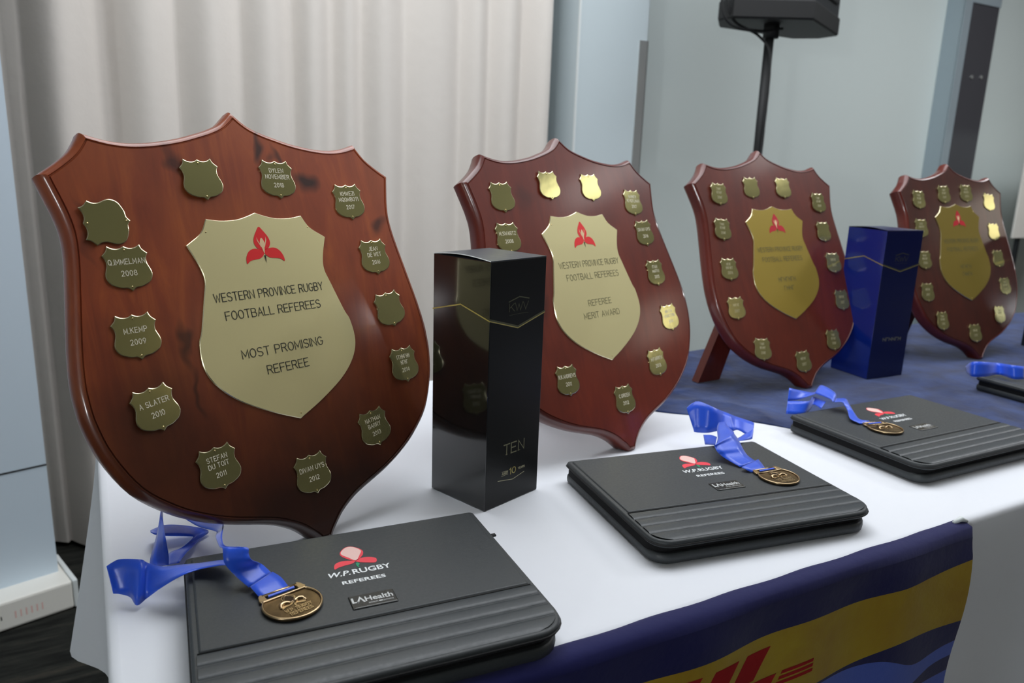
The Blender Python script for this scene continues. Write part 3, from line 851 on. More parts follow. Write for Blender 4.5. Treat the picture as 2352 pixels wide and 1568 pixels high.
def shield(loc, yaw, lean, sc, wood_m, plate_m, ink, lines, badges, eng, label, bracket, bulge=0.0):
    yaw = radians(yaw); lean = radians(lean)
    ex = Vector((cos(yaw), sin(yaw), 0)); nb = Vector((-sin(yaw), cos(yaw), 0))
    ez = Vector((0, 0, cos(lean)))+nb*sin(lean); nf = ex.cross(ez)
    t = thing('award_shield', label, 'shield', frame((loc[0], loc[1], TZ+0.0005+(0.0015 if loc[0] > .5 else 0)), ex, ez, nf), 'wooden award shields along the table')
    prof = [(-0.0085, 0), (-0.0078, -0.0012), (-0.0072, -0.0012), (-0.0064, 0.0003), (-0.0045, -0.0004), (-0.0022, -0.0030), (-0.0006, -0.0065), (0, -0.011), (0, -0.019), (-0.0012, -0.0240), (-0.0040, -0.0270)]
    poly = [Vector((p.x*sc*(1+bulge*math.exp(-((p.y-.20)/.15)**2)), p.y*sc)) for p in BOARD]
    me = slab('board', poly, prof)
    inv = t.matrix_world.inverted(); gz = 0.0025 if loc[0] > .5 else 0.001
    for v in me.vertices:                    # the point is cut flat where it stands on the table
        w = t.matrix_world @ v.co
        if w.z < TZ+gz: v.co.y += (TZ+gz-w.z)/cos(lean)
    n = len(BOARD)
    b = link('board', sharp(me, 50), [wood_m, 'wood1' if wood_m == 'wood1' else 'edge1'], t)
    for i, p in enumerate(me.polygons):
        if n*2 <= i < n*10: p.material_index = 1
    b.rotation_euler = (0, 0, 0)
    # centre plate
    p = link('centre_plate', sharp(slab('centre_plate', PLATE, [(-0.0006, 0.0016), (0, 0.0010), (0, 0.0)], True, False)), [plate_m, 'rim'], t)
    npl = len(PLATE)
    for i, f in enumerate(p.data.polygons):
        if i < npl: f.material_index = 1
    for (s, cx, y, w, h, bw) in lines:
        vs, fs = [], []; engrave(vs, fs, s, cx, y, w, h, bw, 0.0019)
        link('engraved_line', mesh('engraved_line', vs, fs), ink, p)
    link('flower_emblem', flower_mesh('flower_emblem', 1.0, ['red' if loc[0] < .5 else 'red_dark', 'cream', 'black_ink']), None, p, M4=T(0.0005, 0.3185, 0.0019))
    for (x, y) in ((-.062, .357), (.064, .357), (0.0015, .1475)):
        link('rivet', RIVET_ME, None, p, M4=T(x, y, 0.0007) @ Matrix.Scale(0.8, 4))
    for (x, y, rot, tx, ty, txt) in badges:
        Mx = T(x, y, 0.0006) @ Matrix.Rotation(radians(rot), 4, 'Z') @ Matrix.Rotation(radians(tx), 4, 'X') @ Matrix.Rotation(radians(ty), 4, 'Y')
        Mx = T(0, 0, abs(sin(radians(tx)))*0.021+abs(sin(radians(ty)))*0.021) @ Mx
        q = link('nameplate', BADGE_ME, None, t, M4=Mx)
        for rv in RV: link('rivet', RIVET_ME, None, q, M4=T(rv[0], rv[1], 0))
        if txt: badge_text(txt.split('/'), eng, q)
    # rear support
    k = sin(lean)
    if bracket:
        for sgn in (-1, 1):
            bm = bmesh.new()
            W1, W0 = 0.030, 0.022
            # foot behind the board, top fixed to the back of the board
            foot = Vector((sgn*0.150, 0, 0)); top = Vector((sgn*0.045, 0.27, -0.030))
            fw = Vector((loc[0], loc[1], TZ+0.0030))+ex*(sgn*0.150)+nb*0.128
            f = inv @ fw
            ax = (inv.to_3x3() @ ex); dz = (inv.to_3x3() @ nb)
            vs = []
            for (c, hw) in ((f, W1), (top, W0)):
                for (a, d) in ((-1, 0), (1, 0), (1, 1), (-1, 1)): vs.append(c+ax*hw*a+dz*0.018*d)
            for v in vs[4:]: v.z = min(v.z, -0.0275) if v.z > -0.0275 else v.z
            fsx = [(0, 1, 2, 3), (7, 6, 5, 4), (0, 4, 5, 1), (1, 5, 6, 2), (2, 6, 7, 3), (3, 7, 4, 0)]
            link('support_leg', mesh('support_leg', vs, fsx), wood_m, t)
    else:
        fw = Vector((loc[0], loc[1], TZ+0.001))+nb*(0.10+0.30*k)
        f = inv @ fw; top = Vector((0, 0.34, -0.0275)); ax = inv.to_3x3() @ ex; dz = inv.to_3x3() @ nb
        vs = []
        for (c, hw) in ((f, 0.035), (top, 0.02)):
            for (a, d) in ((-1, 0), (1, 0), (1, 1), (-1, 1)): vs.append(c+ax*hw*a+dz*0.008*d)
        link('support_leg', mesh('support_leg', vs, [(0, 1, 2, 3), (7, 6, 5, 4), (0, 4, 5, 1), (1, 5, 6, 2), (2, 6, 7, 3), (3, 7, 4, 0)]), wood_m, t)
    return t

WPR = [('WESTERN PROVINCE RUGBY', -0.0015, 0.2816, 0.136, 0.0090, 0.00085), ('FOOTBALL REFEREES', -0.0018, 0.2615, 0.119, 0.0090, 0.00085)]
b1 = [(-.0532, .4129, 2.5, -1.5, 1.0, ''), (.0387, .4134, -1.5, 0, 0, 'DYLEN/NOVEMBER/2018'), (.1328, .3854, 1.3, 0, 0, 'KHWEZI/MQOMBOTI/2017'),
      (.1536, .3141, 1.3, 0, 0, 'JEAN/DE WET/2016'), (.1593, .2460, 6, 0, -.6, ''), (.1621, .1735, .8, .8, 1.6, '%%##%##/#%#%/2014'),
      (.0961, .1073, 6, 0, 0, 'NATHAN/BARRY/2013'), (-.0005, .0777, 1, 0, 0, 'DIVAN UYS/2012'), (-.1043, .1139, 4, 1, 0, 'STEFAN/DU TOIT/2011'),
      (-.1527, .1859, 8, 0, 1.5, 'A SLATER/2010'), (-.1552, .2580, 1, 0, 0, 'M.KEMP/2009'), (-.149, .3250, .3, 0, 0, 'Q.IMMELMAN/2008'), (-.1589, .3712, 92, 1, -1, '')]
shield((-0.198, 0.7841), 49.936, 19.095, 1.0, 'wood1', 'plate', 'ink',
       WPR+[('MOST PROMISING', -0.0014, 0.2183, 0.1025, 0.0092, 0.00085), ('REFEREE', -0.001, 0.1972, 0.0525, 0.0092, 0.00085)], b1, 'engrave_light',
       'nearest wooden award shield at the left, pale brass plate lettered MOST PROMISING REFEREE', False)
b2 = [(-.1471, .3998, 1, 0, 0, ''), (-.0472, .4174, 1.4, 0, 1.5, ''), (.0465, .4144, .3, 0, 0, ''), (.1440, .3882, -2.5, 0, 0, '#A##%#/#%ND%L#AN/2017'),
      (.1549, .3352, 2, 0, 0, 'DIVAN UYS/2016'), (.1586, .2664, .4, 0, 0, '%%AN/MA%%N/2015'), (.1666, .189, 2, 0, 0, '##%%%#/HAM%%T#N/2014'), (.1057, .121, 2, 0, 0, 'H.FARR%N/2013'),
      (.0075, .0779, -1, 0, 0, 'C.GREEN/2012'), (-.104, .1264, -2, 0, 0, 'R.K.ANDREWS/2011'), (-.1537, .3404, -.2, 0, 0, 'M.SWARTZ/2008')]
WP2 = [('WESTERN PROVINCE RUGBY', 0.0015, 0.2895, 0.136, 0.0090, 0.0007), ('FOOTBALL REFEREES', 0.003, 0.2700, 0.119, 0.0090, 0.0007)]
shield((0.1896, 1.0953), 43.392, 22.268, 1.01, 'wood2', 'plate', 'ink_faint',
       WP2+[('REFEREE', 0.0035, 0.2285, 0.0525, 0.0088, 0.0007), ('MERIT AWARD', 0.002, 0.2095, 0.0820, 0.0088, 0.0007)], b2, 'engrave_light',
       'wooden award shield standing behind the black carton, brass plate lettered REFEREE MERIT AWARD', False, 0.05)
def blurred(lst, rnd):
    out = []
    for (x, y, r) in lst:
        k = rnd.randint(0, 2)
        t = ['#%#%/##%#%%/20%#', '%##%/#%##%/20#%', '##%#%/20%%'][k]
        out.append((x, y, r, rnd.uniform(-1.5, 1.5), rnd.uniform(-2.5, 2.5), t))
    return out
rn = random.Random(11)
b3 = blurred([(-.1446, .4001, -3), (-.1546, .3293, -4), (-.1588, .2505, -2), (-.162, .1744, -1), (-.1146, .0905, -6), (-.0052, .0546, 0), (.0997, .0888, -2), (.1566, .1697, -2), (.1552, .2505, -2), (.1464, .3187, -2), (.1508, .3825, -1), (.0468, .4143, -3), (-.0488, .4138, 0)], rn)
b3[11] = b3[11][:5]+('',); b3[12] = b3[12][:5]+('',); b3[9] = b3[9][:5]+('',)
shield((0.5949, 1.4646), 32.337, 22.666, 1.01, 'wood3', 'plate_gold', 'ink_faint',
       WPR+[('#%#%#%#', -0.0015, 0.2195, 0.050, 0.0085, 0.0009), ('%##%', -0.0007, 0.2015, 0.029, 0.0085, 0.0009)], b3, 'engrave_pale',
       'wooden award shield with a golden centre plate standing just left of the blue carton', True, -0.035)
b4 = blurred([(-.1345, .3849, -3), (-.1432, .3175, -2), (-.1507, .2431, -3), (-.1591, .1685, -3), (-.1232, .1002, -3), (-.0092, .0633, -3), (.0997, .1011, -1), (.1433, .1689, 0), (.1352, .238, -2), (.1357, .3054, -3), (.1374, .3804, -6), (.0482, .4011, -2), (-.0389, .3981, 0)], rn)
for _i in (9, 10, 8): b4[_i] = b4[_i][:3]+(0, 0, '')
PL4 = [(s, cx-0.001, (y-.3)*0.97+.288, w*.97, h, bw) for (s, cx, y, w, h, bw) in WPR]
shield((1.1096, 1.7636), 28.4615, 19.640, 0.968, 'wood4', 'plate_dark', 'ink_faint',
       WPR+[('#%#%#', -0.0015, 0.2195, 0.040, 0.0085, 0.0009), ('%##%#', -0.0007, 0.2015, 0.034, 0.0085, 0.0009)], b4, 'engrave_pale',
       'darkest wooden award shield, farthest right, standing behind the blue carton', True, -0.02)

# ------------------------------------------------------------------ bottle cartons
def carton(loc, yaw, w, H, blue, label, full=True):
    t = thing('bottle_carton', label, 'box', T(loc[0], loc[1], TZ+0.0008+(0.0015 if blue else 0)) @ Matrix.Rotation(radians(yaw), 4, 'Z'), None)
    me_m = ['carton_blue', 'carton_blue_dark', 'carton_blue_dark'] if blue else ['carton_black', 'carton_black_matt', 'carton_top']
    # body without its top; local x along the left face, -y along the right face
    bm = bmesh.new(); bm_box(bm, 0, w, -w, 0, 0, H-0.0006, 0.0008)
    me = bm_mesh('body', bm)
    for m in me_m: me.materials.append(M[m])
    for p in me.polygons:
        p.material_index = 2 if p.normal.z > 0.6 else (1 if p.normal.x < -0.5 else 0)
    link('body', me, None, t)
    # tuck lid, slightly bowed, with a lit cut edge
    vs, fs = [], []
    n = 10
    for i in range(n+1):
        u = i/n; x = w*u; z = H+0.0035*sin(pi*u)
        vs += [(x, 0.0006, z-0.0005), (x, -w, H-0.0004), (x, 0.0006, z+0.0004), (x, -w, H+0.0004)]
    for i in range(n):
        a, b = 4*i, 4*(i+1)
        fs += [(a+2, b+2, b+3, a+3), (a, a+1, b+1, b), (a, b, b+2, a+2), (a+1, a+3, b+3, b+1)]
    fs += [(0, 2, 3, 1), (4*n, 4*n+1, 4*n+3, 4*n+2)]
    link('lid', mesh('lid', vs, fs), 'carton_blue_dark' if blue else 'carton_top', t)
    e, fs = sweep([(w*i/n, 0.0009, H+0.0035*sin(pi*i/n)) for i in range(n+1)], 0.0005, 6)
    link('lid_edge', mesh('lid_edge', e, fs), 'trim', t) if not blue else None
    LF = frame((0, 0.0004, 0), (-1, 0, 0), (0, 0, 1), (0, 1, 0))        # text x runs from -w to 0
    RF = frame((-0.0004, 0, 0), (0, -1, 0), (0, 0, 1), (-1, 0, 0))      # text x runs from 0 to w
    gold = 'foil_gold'
    vs, fs = [], []; stroke_geo(vs, fs, [(-w, .2397), (-w/2, .2522), (0, .2389)], 0.0016, 0)
    link('gold_line', mesh('gold_line', vs, fs), gold, t, M4=LF)
    vs, fs = [], []
    stroke_geo(vs, fs, [(0, .2389), (w/2, .2250), (w, .2385)], 0.0012, 0)
    link('gold_line', mesh('gold_line', vs, fs), gold, t, M4=RF)
    vs, fs = [], []
    stroke_geo(vs, fs, [(0, .2405), (w/2, .2268), (w, .2402)], 0.0022, -0.0001)
    link('gold_band', mesh('gold_band', vs, fs), 'foil_dim', t, M4=RF)
    # house mark: gable over the letters
    vs, fs = [], []
    stroke_geo(vs, fs, [(.0318, .2585), (.0501, .2632), (.0675, .2595)], 0.0014, 0)
    engrave(vs, fs, 'KWV', .0495, .2465, .034, .0095, .0010, 0, gap=0.6)
    stroke_geo(vs, fs, [(.033, .2420), (.050, .2425), (.067, .2420)], 0.0004, 0)
    link('house_mark', mesh('house_mark', vs, fs), 'foil_dim', t, M4=RF)
    if not blue:
        bf = frame((0, 0, 0), (1, 0, 0), (0, 1, 0), (0, 0, 1))
        vs, fs = [], []
        def serifT(x, y, h, w):
            stroke_geo(vs, fs, [(x, y+h-.001), (x, y+h), (x+w, y+h), (x+w, y+h-.001)], 0.0006, 0)
        for ch, x0 in (('T', .0310), ('E', .0445), ('N', .0580)):
            for st in G[ch]: stroke_geo(vs, fs, [(x0+p[0]*.0026, .0652+p[1]*.0022) for p in st], 0.0015 if ch != 'N' else 0.0013, 0)
            stroke_geo(vs, fs, [(x0+(.0035 if ch == 'T' else -.001), .0652), (x0+(.007 if ch == 'T' else .003), .0652)], 0.0006, 0)
        link('lettering', mesh('lettering', vs, fs), 'foil_text', t, M4=RF)
        vs, fs = [], []
        engrave(vs, fs, 'AGED', .0343, .0395, .0105, .0026, .0005, 0)
        stroke_geo(vs, fs, [(.0285, .0436), (.040, .0428)], .0004, 0); stroke_geo(vs, fs, [(.0280, .0380), (.040, .0382)], .0004, 0)
        engrave(vs, fs, 'YEARS', .0650, .0392, .0125, .0026, .0005, 0)
        stroke_geo(vs, fs, [(.0218, .0335), (.0491, .0287), (.0705, .0330)], .0007, 0)
        link('lettering', mesh('lettering', vs, fs), 'engrave_pale', t, M4=RF)
        vs, fs = [], []
        engrave(vs, fs, '10', .0485, .0368, .0115, .0078, .0012, 0)
        link('lettering', mesh('lettering', vs, fs), 'foil_gold', t, M4=RF)
    else:
        vs, fs = [], []
        engrave(vs, fs, '#%##%#', .055, .0800, .050, .0065, .0012, 0)
        link('lettering', mesh('lettering', vs, fs), 'foil_text', t, M4=RF)
    return t
carton((-0.0265, 0.8723), 137.90, 0.0979, 0.3085, False, 'tall black gift carton with gold lettering standing between the first two shields')
carton((0.7430, 1.5500), 113.0, 0.1000, 0.3085, True, 'tall dark blue gift carton standing between the third and fourth shields')
p = TW(2.075, 0.955)
carton((p.x, p.y), 118, 0.0979, 0.3085, False, 'black gift carton partly cut off at the right edge behind the last shield')

# ------------------------------------------------------------------ zip portfolios
def round_rect(x0, x1, y0, y1, r, n=6):
    """r = radii for corners (x0,y0), (x1,y0), (x1,y1), (x0,y1)"""
    out = []
    for (cx, cy, sx, sy, a0, rr) in ((x0, y0, 1, 1, 180, r[0]), (x1, y0, -1, 1, 270, r[1]), (x1, y1, -1, -1, 0, r[2]), (x0, y1, 1, -1, 90, r[3])):
        for i in range(n+1):
            a = radians(a0+90*i/n); out.append((cx+sx*rr+rr*cos(a), cy+sy*rr+rr*sin(a)))
    return out
FW, FD = 0.305, 0.241
def folder(loc, yaw, dx, dy, label, zoff=0.0008, lettering=True, scale=1.0):
    t = thing('zip_portfolio', label, 'folder', T(loc[0], loc[1], TZ+zoff) @ Matrix.Rotation(radians(yaw), 4, 'Z'), 'zip portfolios in a row')
    r = (0.024, 0.030, 0.006, 0.006)
    base = round_rect(-FW+0.001, -0.003, -FD+0.002, -0.001, (0.022, 0.030, .006, .006))
    lid = round_rect(-FW, 0, -FD, 0, r)
    band = round_rect(-FW+0.0015, -0.0075, -FD+0.0075, -0.004, (0.020, 0.026, .005, .005))
    me = slab('base_cover', base, [(-0.002, 0.0125), (0, 0.0105), (0.0005, 0.006), (0, 0.002), (-0.0025, 0.0)])
    link('base_cover', sharp(me, 60), 'leather', t)
    link('zip_band', sharp(slab('zip_band', band, [(0, 0.0215), (0, 0.011)]), 60), 'zip', t)
    z1 = 0.0285
    me = slab('lid_cover', lid, [(-0.003, z1), (-0.0012, z1-0.0006), (0, z1-0.0025), (0, z1-0.0065), (-0.0015, z1-0.0085)])
    link('lid_cover', sharp(me, 60), 'leather', t)
    # smooth upper panel, a hair proud of the lid and rolled at the seam
    up = round_rect(-FW+0.006, -0.006, -0.1652, -0.005, (0.002, 0.002, .004, .004), 3)
    link('top_panel', sharp(slab('top_panel', up, [(-0.0022, z1+0.0016), (-0.0006, z1+0.0010), (0, z1-0.0002)], True, False), 70), 'leather', t)
    # stitched pleats of the lower panel
    ys = [-0.1664, -0.1828, -0.2002, -0.2180, -FD+0.0042]
    def xr(y, side):                           # inside of the rounded lid corners
        ins = 0.0045
        rr = r[1] if side > 0 else r[0]
        edge = -ins if side > 0 else -FW+ins
        cy = -FD+rr
        if y < cy:
            q = rr-ins; h = min(1, (cy-y)/q); off = q*(1-sqrt(max(0, 1-h*h)))
            edge += -off if side > 0 else off
        return edge
    for k in range(4):
        ya, yb = ys[k], ys[k+1]
        vs, fs = [], []; m = 8; nx = 24
        for j in range(m+1):
            u = j/m; y = ya+(yb-ya)*u-(0.0007 if j == 0 else 0)+(0.0007 if j == m and k < 3 else 0)
            xa, xb = xr(y, -1), xr(y, 1)
            h = z1+0.0001+0.0013*(sin(pi*u)**0.35)
            for i in range(nx+1):
                x = xa+(xb-xa)*i/nx
                vs.append((x, y, h+0.00025*noise.noise(Vector((x*90, k*3.1, 0)))))
        fs = [(j*(nx+1)+i, (j+1)*(nx+1)+i, (j+1)*(nx+1)+i+1, j*(nx+1)+i+1) for j in range(m) for i in range(nx)]
        link('pleat', mesh('pleat', vs, fs), 'leather_pleat', t, smooth=True)
    # seam welt above the pleats
    tube('seam', [(-FW+0.005, -0.1660, z1+0.0002), (-0.005, -0.1660, z1+0.0002)], 0.0007, 'stitch', t, 6)
    tube('piping', [(x, y, z1-0.0052) for x, y in round_rect(-FW-0.0002, 0.0002, -FD-0.0002, 0.0002, r)], 0.0012, 'stitch', t, 6, closed=True)
    Z = z1+0.0018
    link('printed_flower', flower_mesh('printed_flower', 0.98, ['logo_red', 'logo_pink', 'logo_green'], True), None, t, M4=T(-0.1505+dx, -0.0775+dy, Z))
    if True:
        bf_text('lettering', 'W.P.', 0.0205, 0.0088, 'logo_white', t, T(-0.1805+dx, -0.0915+dy, Z), 0.25, 0.02)
        bf_text('lettering', 'RUGBY', 0.0375, 0.0090, 'logo_white', t, T(-0.1575+dx, -0.0915+dy, Z), 0.0, 0.02)
        bf_text('lettering', 'REFEREES', 0.0415, 0.0060, 'logo_white', t, T(-0.1710+dx, -0.1070+dy, Z), 0.0, 0.02)
    pr = round_rect(-0.1715+dx, -0.1300+dx, -0.1518+dy, -0.1298+dy, (0.001,)*4, 2)
    pt = link('leather_patch', slab('leather_patch', pr, [(-0.0008, Z+0.0008), (0, Z+0.0003), (0, Z-0.0006)], True, False), 'leather_patch', t)
    ZP = Z+0.0010
    # the A of the mark has no crossbar
    vs, fs = [], []
    stroke_geo(vs, fs, [(-.1690, -.1352), (-.1690, -.1420), (-.1650, -.1420)], .0018, 0)
    stroke_geo(vs, fs, [(-.1650, -.1425), (-.1618, -.1352), (-.1590, -.1425)], .0018, 0)
    link('patch_lettering', mesh('patch_lettering', vs, fs), 'logo_silver', pt, M4=T(dx, dy, ZP))
    bf_text('patch_lettering', 'Health', 0.0255, 0.0078, 'logo_silver', pt, T(-0.1578+dx, -0.1427+dy, ZP), 0.0, 0.02)
    vs, fs = [], []
    for k in range(8): stroke_geo(vs, fs, [(-.1555+k*.0011, -.1452), (-.1555+k*.0011, -.1468)], .0004, 0)
    for k in range(9): stroke_geo(vs, fs, [(-.1432+k*.0012, -.1452), (-.1432+k*.0012, -.1468)], .0004, 0)
    stroke_geo(vs, fs, [(-.1458, -.1460), (-.1444, -.1460)], .0016, 0)
    stroke_geo(vs, fs, [(-.1690, -.1506), (-.1312, -.1506)], .0003, 0)
    link('patch_lettering', mesh('patch_lettering', vs, fs), 'logo_silver', pt, M4=T(dx, dy, ZP))
    # zip pull
    link('zip_pull', slab('zip_pull', [(-0.002, -0.0495), (0.010, -0.0480), (0.010, -0.0440), (-0.002, -0.0440)], [(-.0005, .0205), (0, .0198), (0, .0185), (-.0005, .0178)]), 'stitch', t)
    return t
FO = {1: ((-0.039, 0.814), 24.5), 2: ((0.364, 1.081), 20.4), 3: ((0.7305, 1.3495), 28.0), 4: ((1.208, 1.643), 28.0)}
folder(*FO[1], 0, 0, 'black zip portfolio nearest the camera, cut off by the lower edge, white logo lettering')
folder(*FO[2], 0.0100, 0.0078, 'black zip portfolio fully in view on the white cloth before the second shield')
folder(*FO[3], -0.0030, 0.0080, 'black zip portfolio lying across the edge of the blue velvet before the third shield', zoff=0.0026)
folder(*FO[4], 0, 0, 'black zip portfolio at the right edge, only its left corner in view', zoff=0.0026)

# ------------------------------------------------------------------ medals with ribbons
RIB = {
  'r1a': [((-0.1983, 0.6363, 0.0330), (-0.2173, 0.6154, 0.0330)), ((-0.2082, 0.6468, 0.0360), (-0.2238, 0.6203, 0.0360)), ((-0.2187, 0.6544, 0.0370), (-0.2307, 0.6276, 0.0370))],
  'r1b': [((-0.2201, 0.6549, 0.0360), (-0.2321, 0.6281, 0.0360)), ((-0.2296, 0.6562, 0.0440), (-0.2472, 0.6349, 0.0440)), ((-0.2335, 0.6432, 0.0550), (-0.2555, 0.6356, 0.0540)), ((-0.2363, 0.6436, 0.0610), (-0.2575, 0.6371, 0.0600)), ((-0.2387, 0.6463, 0.0660), (-0.2602, 0.6432, 0.0660)), ((-0.2579, 0.6469, 0.0660), (-0.2674, 0.6537, 0.0620)), ((-0.2725, 0.6742, 0.0600), (-0.2852, 0.6899, 0.0520)), ((-0.3040, 0.7562, 0.0350), (-0.3019, 0.7316, 0.0360)), ((-0.3299, 0.7767, 0.0280), (-0.3281, 0.7522, 0.0300)), ((-0.3496, 0.7906, 0.0235), (-0.3478, 0.7674, 0.0300)), ((-0.3646, 0.7934, 0.0255), (-0.3599, 0.7711, 0.0350)), ((-0.3781, 0.7870, 0.0320), (-0.3729, 0.7646, 0.0400)), ((-0.3805, 0.7822, 0.0305), (-0.3727, 0.7616, 0.0400)), ((-0.3474, 0.7151, 0.0400), (-0.3635, 0.7306, 0.0300)), ((-0.3396, 0.7034, 0.0230), (-0.3608, 0.7067, 0.0120)), ((-0.3369, 0.6963, 0.0160), (-0.3555, 0.7093, 0.0060))],
  'r1c': [((-0.2572, 0.6640, 0.0425), (-0.2555, 0.6411, 0.0500)), ((-0.2733, 0.6714, 0.0375), (-0.2667, 0.6488, 0.0450)), ((-0.2949, 0.6708, 0.0340), (-0.2858, 0.6493, 0.0400)), ((-0.3080, 0.6624, 0.0365), (-0.2989, 0.6401, 0.0380)), ((-0.3276, 0.6632, 0.0335), (-0.3189, 0.6426, 0.0240)), ((-0.3433, 0.6665, 0.0355), (-0.3370, 0.6489, 0.0080)), ((-0.3470, 0.6627, 0.0405), (-0.3422, 0.6398, 0.0060)), ((-0.3657, 0.6622, 0.0405), (-0.3527, 0.6496, 0.0080)), ((-0.3739, 0.6613, 0.0370), (-0.3627, 0.6511, 0.0100)), ((-0.3775, 0.6577, 0.0350), (-0.3683, 0.6485, 0.0120))],
  'r1d': [((-0.3907, 0.7715, 0.0130), (-0.3801, 0.7516, 0.0220)), ((-0.3867, 0.7757, 0.0140), (-0.3765, 0.7542, 0.0180)), ((-0.3773, 0.7825, 0.0150), (-0.3672, 0.7598, 0.0140)), ((-0.3584, 0.7897, 0.0110), (-0.3466, 0.7681, 0.0100)), ((-0.3349, 0.7912, 0.0050), (-0.3427, 0.7682, 0.0080)), ((-0.3378, 0.7720, 0.0020), (-0.3473, 0.7499, 0.0060)), ((-0.3336, 0.7309, 0.0110), (-0.3560, 0.7377, 0.0050)), ((-0.3299, 0.7044, 0.0145), (-0.3475, 0.7168, 0.0040))],
  'r2a': [((0.3451, 0.9633, 0.0320), (0.3219, 0.9509, 0.0320)), ((0.3432, 0.9738, 0.0350), (0.3156, 0.9525, 0.0350)), ((0.3423, 0.9887, 0.0360), (0.3105, 0.9579, 0.0360))],
  'r2b': [((0.3390, 0.9892, 0.0330), (0.3116, 0.9663, 0.0330)), ((0.3320, 0.9967, 0.0360), (0.3006, 0.9784, 0.0360)), ((0.3280, 1.0033, 0.0400), (0.2909, 0.9874, 0.0400)), ((0.3252, 1.0099, 0.0450), (0.2853, 0.9900, 0.0450)), ((0.3239, 1.0253, 0.0500), (0.2833, 0.9976, 0.0500)), ((0.3194, 1.0333, 0.0560), (0.2847, 0.9971, 0.0520)), ((0.3208, 1.0398, 0.0560), (0.2935, 1.0218, 0.0520)), ((0.3190, 1.0642, 0.0560), (0.3054, 1.0717, 0.0500)), ((0.3237, 1.0978, 0.0520), (0.3179, 1.1088, 0.0460))],
  'r2c': [((0.3033, 1.0600, 0.0405), (0.2955, 1.0376, 0.0360)), ((0.2998, 1.0768, 0.0370), (0.2915, 1.0549, 0.0300)), ((0.2909, 1.0895, 0.0325), (0.2886, 1.0656, 0.0260))],
  'r2d': [((0.2894, 1.1432, 0.0680), (0.2850, 1.1312, 0.0340)), ((0.2791, 1.1344, 0.0655), (0.2832, 1.1226, 0.0320)), ((0.2723, 1.1293, 0.0605), (0.2838, 1.1159, 0.0280)), ((0.2816, 1.1299, 0.0690), (0.2838, 1.1132, 0.0280)), ((0.2906, 1.1292, 0.0720), (0.2904, 1.1111, 0.0280)), ((0.3032, 1.1186, 0.0700), (0.3020, 1.1060, 0.0300)), ((0.3174, 1.1206, 0.0635), (0.3166, 1.1095, 0.0320)), ((0.3315, 1.1358, 0.0550), (0.3269, 1.1104, 0.0340)), ((0.3408, 1.1339, 0.0520), (0.3388, 1.1062, 0.0340)), ((0.3533, 1.1426, 0.0455), (0.3489, 1.1126, 0.0340)), ((0.3632, 1.1277, 0.0460), (0.3562, 1.0985, 0.0330)), ((0.3741, 1.1161, 0.0440), (0.3642, 1.0877, 0.0300)), ((0.3627, 1.1058, 0.0350), (0.3522, 1.0748, 0.0320)), ((0.3457, 1.0898, 0.0305), (0.3364, 1.0588, 0.0360)), ((0.3399, 1.0881, 0.0290), (0.3273, 1.0579, 0.0360))],
  'r3a': [((0.5777, 1.1734, 0.0340), (0.5568, 1.1596, 0.0340)), ((0.5745, 1.1726, 0.0360), (0.5535, 1.1599, 0.0360)), ((0.5605, 1.1734, 0.0380), (0.5460, 1.1746, 0.0380)), ((0.5643, 1.2037, 0.0400), (0.5559, 1.2084, 0.0400)), ((0.5653, 1.2260, 0.0460), (0.5545, 1.2189, 0.0460)), ((0.5667, 1.2450, 0.0500), (0.5515, 1.2239, 0.0500)), ((0.5509, 1.2450, 0.0500), (0.5382, 1.2224, 0.0500))],
  'r3b': [((0.4714, 1.2500, 0.0640), (0.4660, 1.2360, 0.0450)), ((0.4996, 1.2687, 0.0545), (0.4895, 1.2478, 0.0450)), ((0.5308, 1.2888, 0.0465), (0.5218, 1.2661, 0.0500)), ((0.5396, 1.2863, 0.0605), (0.5252, 1.2690, 0.0500)), ((0.5528, 1.2587, 0.0565), (0.5380, 1.2405, 0.0500)), ((0.5526, 1.2485, 0.0480), (0.5391, 1.2288, 0.0480))],
  'r3c': [((0.4635, 1.2294, 0.0470), (0.4573, 1.2135, 0.0300)), ((0.4721, 1.2304, 0.0470), (0.4714, 1.2122, 0.0300)), ((0.4974, 1.2254, 0.0495), (0.4874, 1.2139, 0.0300)), ((0.5149, 1.2567, 0.0470), (0.5073, 1.2389, 0.0320)), ((0.5281, 1.2773, 0.0410), (0.5184, 1.2567, 0.0340)), ((0.5350, 1.2469, 0.0430), (0.5203, 1.2282, 0.0360))],
  'r4': [((0.9285, 1.5244, 0.0435), (0.9199, 1.5029, 0.0360)), ((0.9159, 1.4824, 0.0640), (0.9156, 1.4736, 0.0360)), ((0.9475, 1.4836, 0.0640), (0.9439, 1.4771, 0.0360)), ((0.9842, 1.5089, 0.0570), (0.9818, 1.4962, 0.0360)), ((0.9893, 1.4757, 0.0620), (0.9912, 1.4662, 0.0360)), ((1.0121, 1.4724, 0.0605), (1.0126, 1.4661, 0.0360))],
}

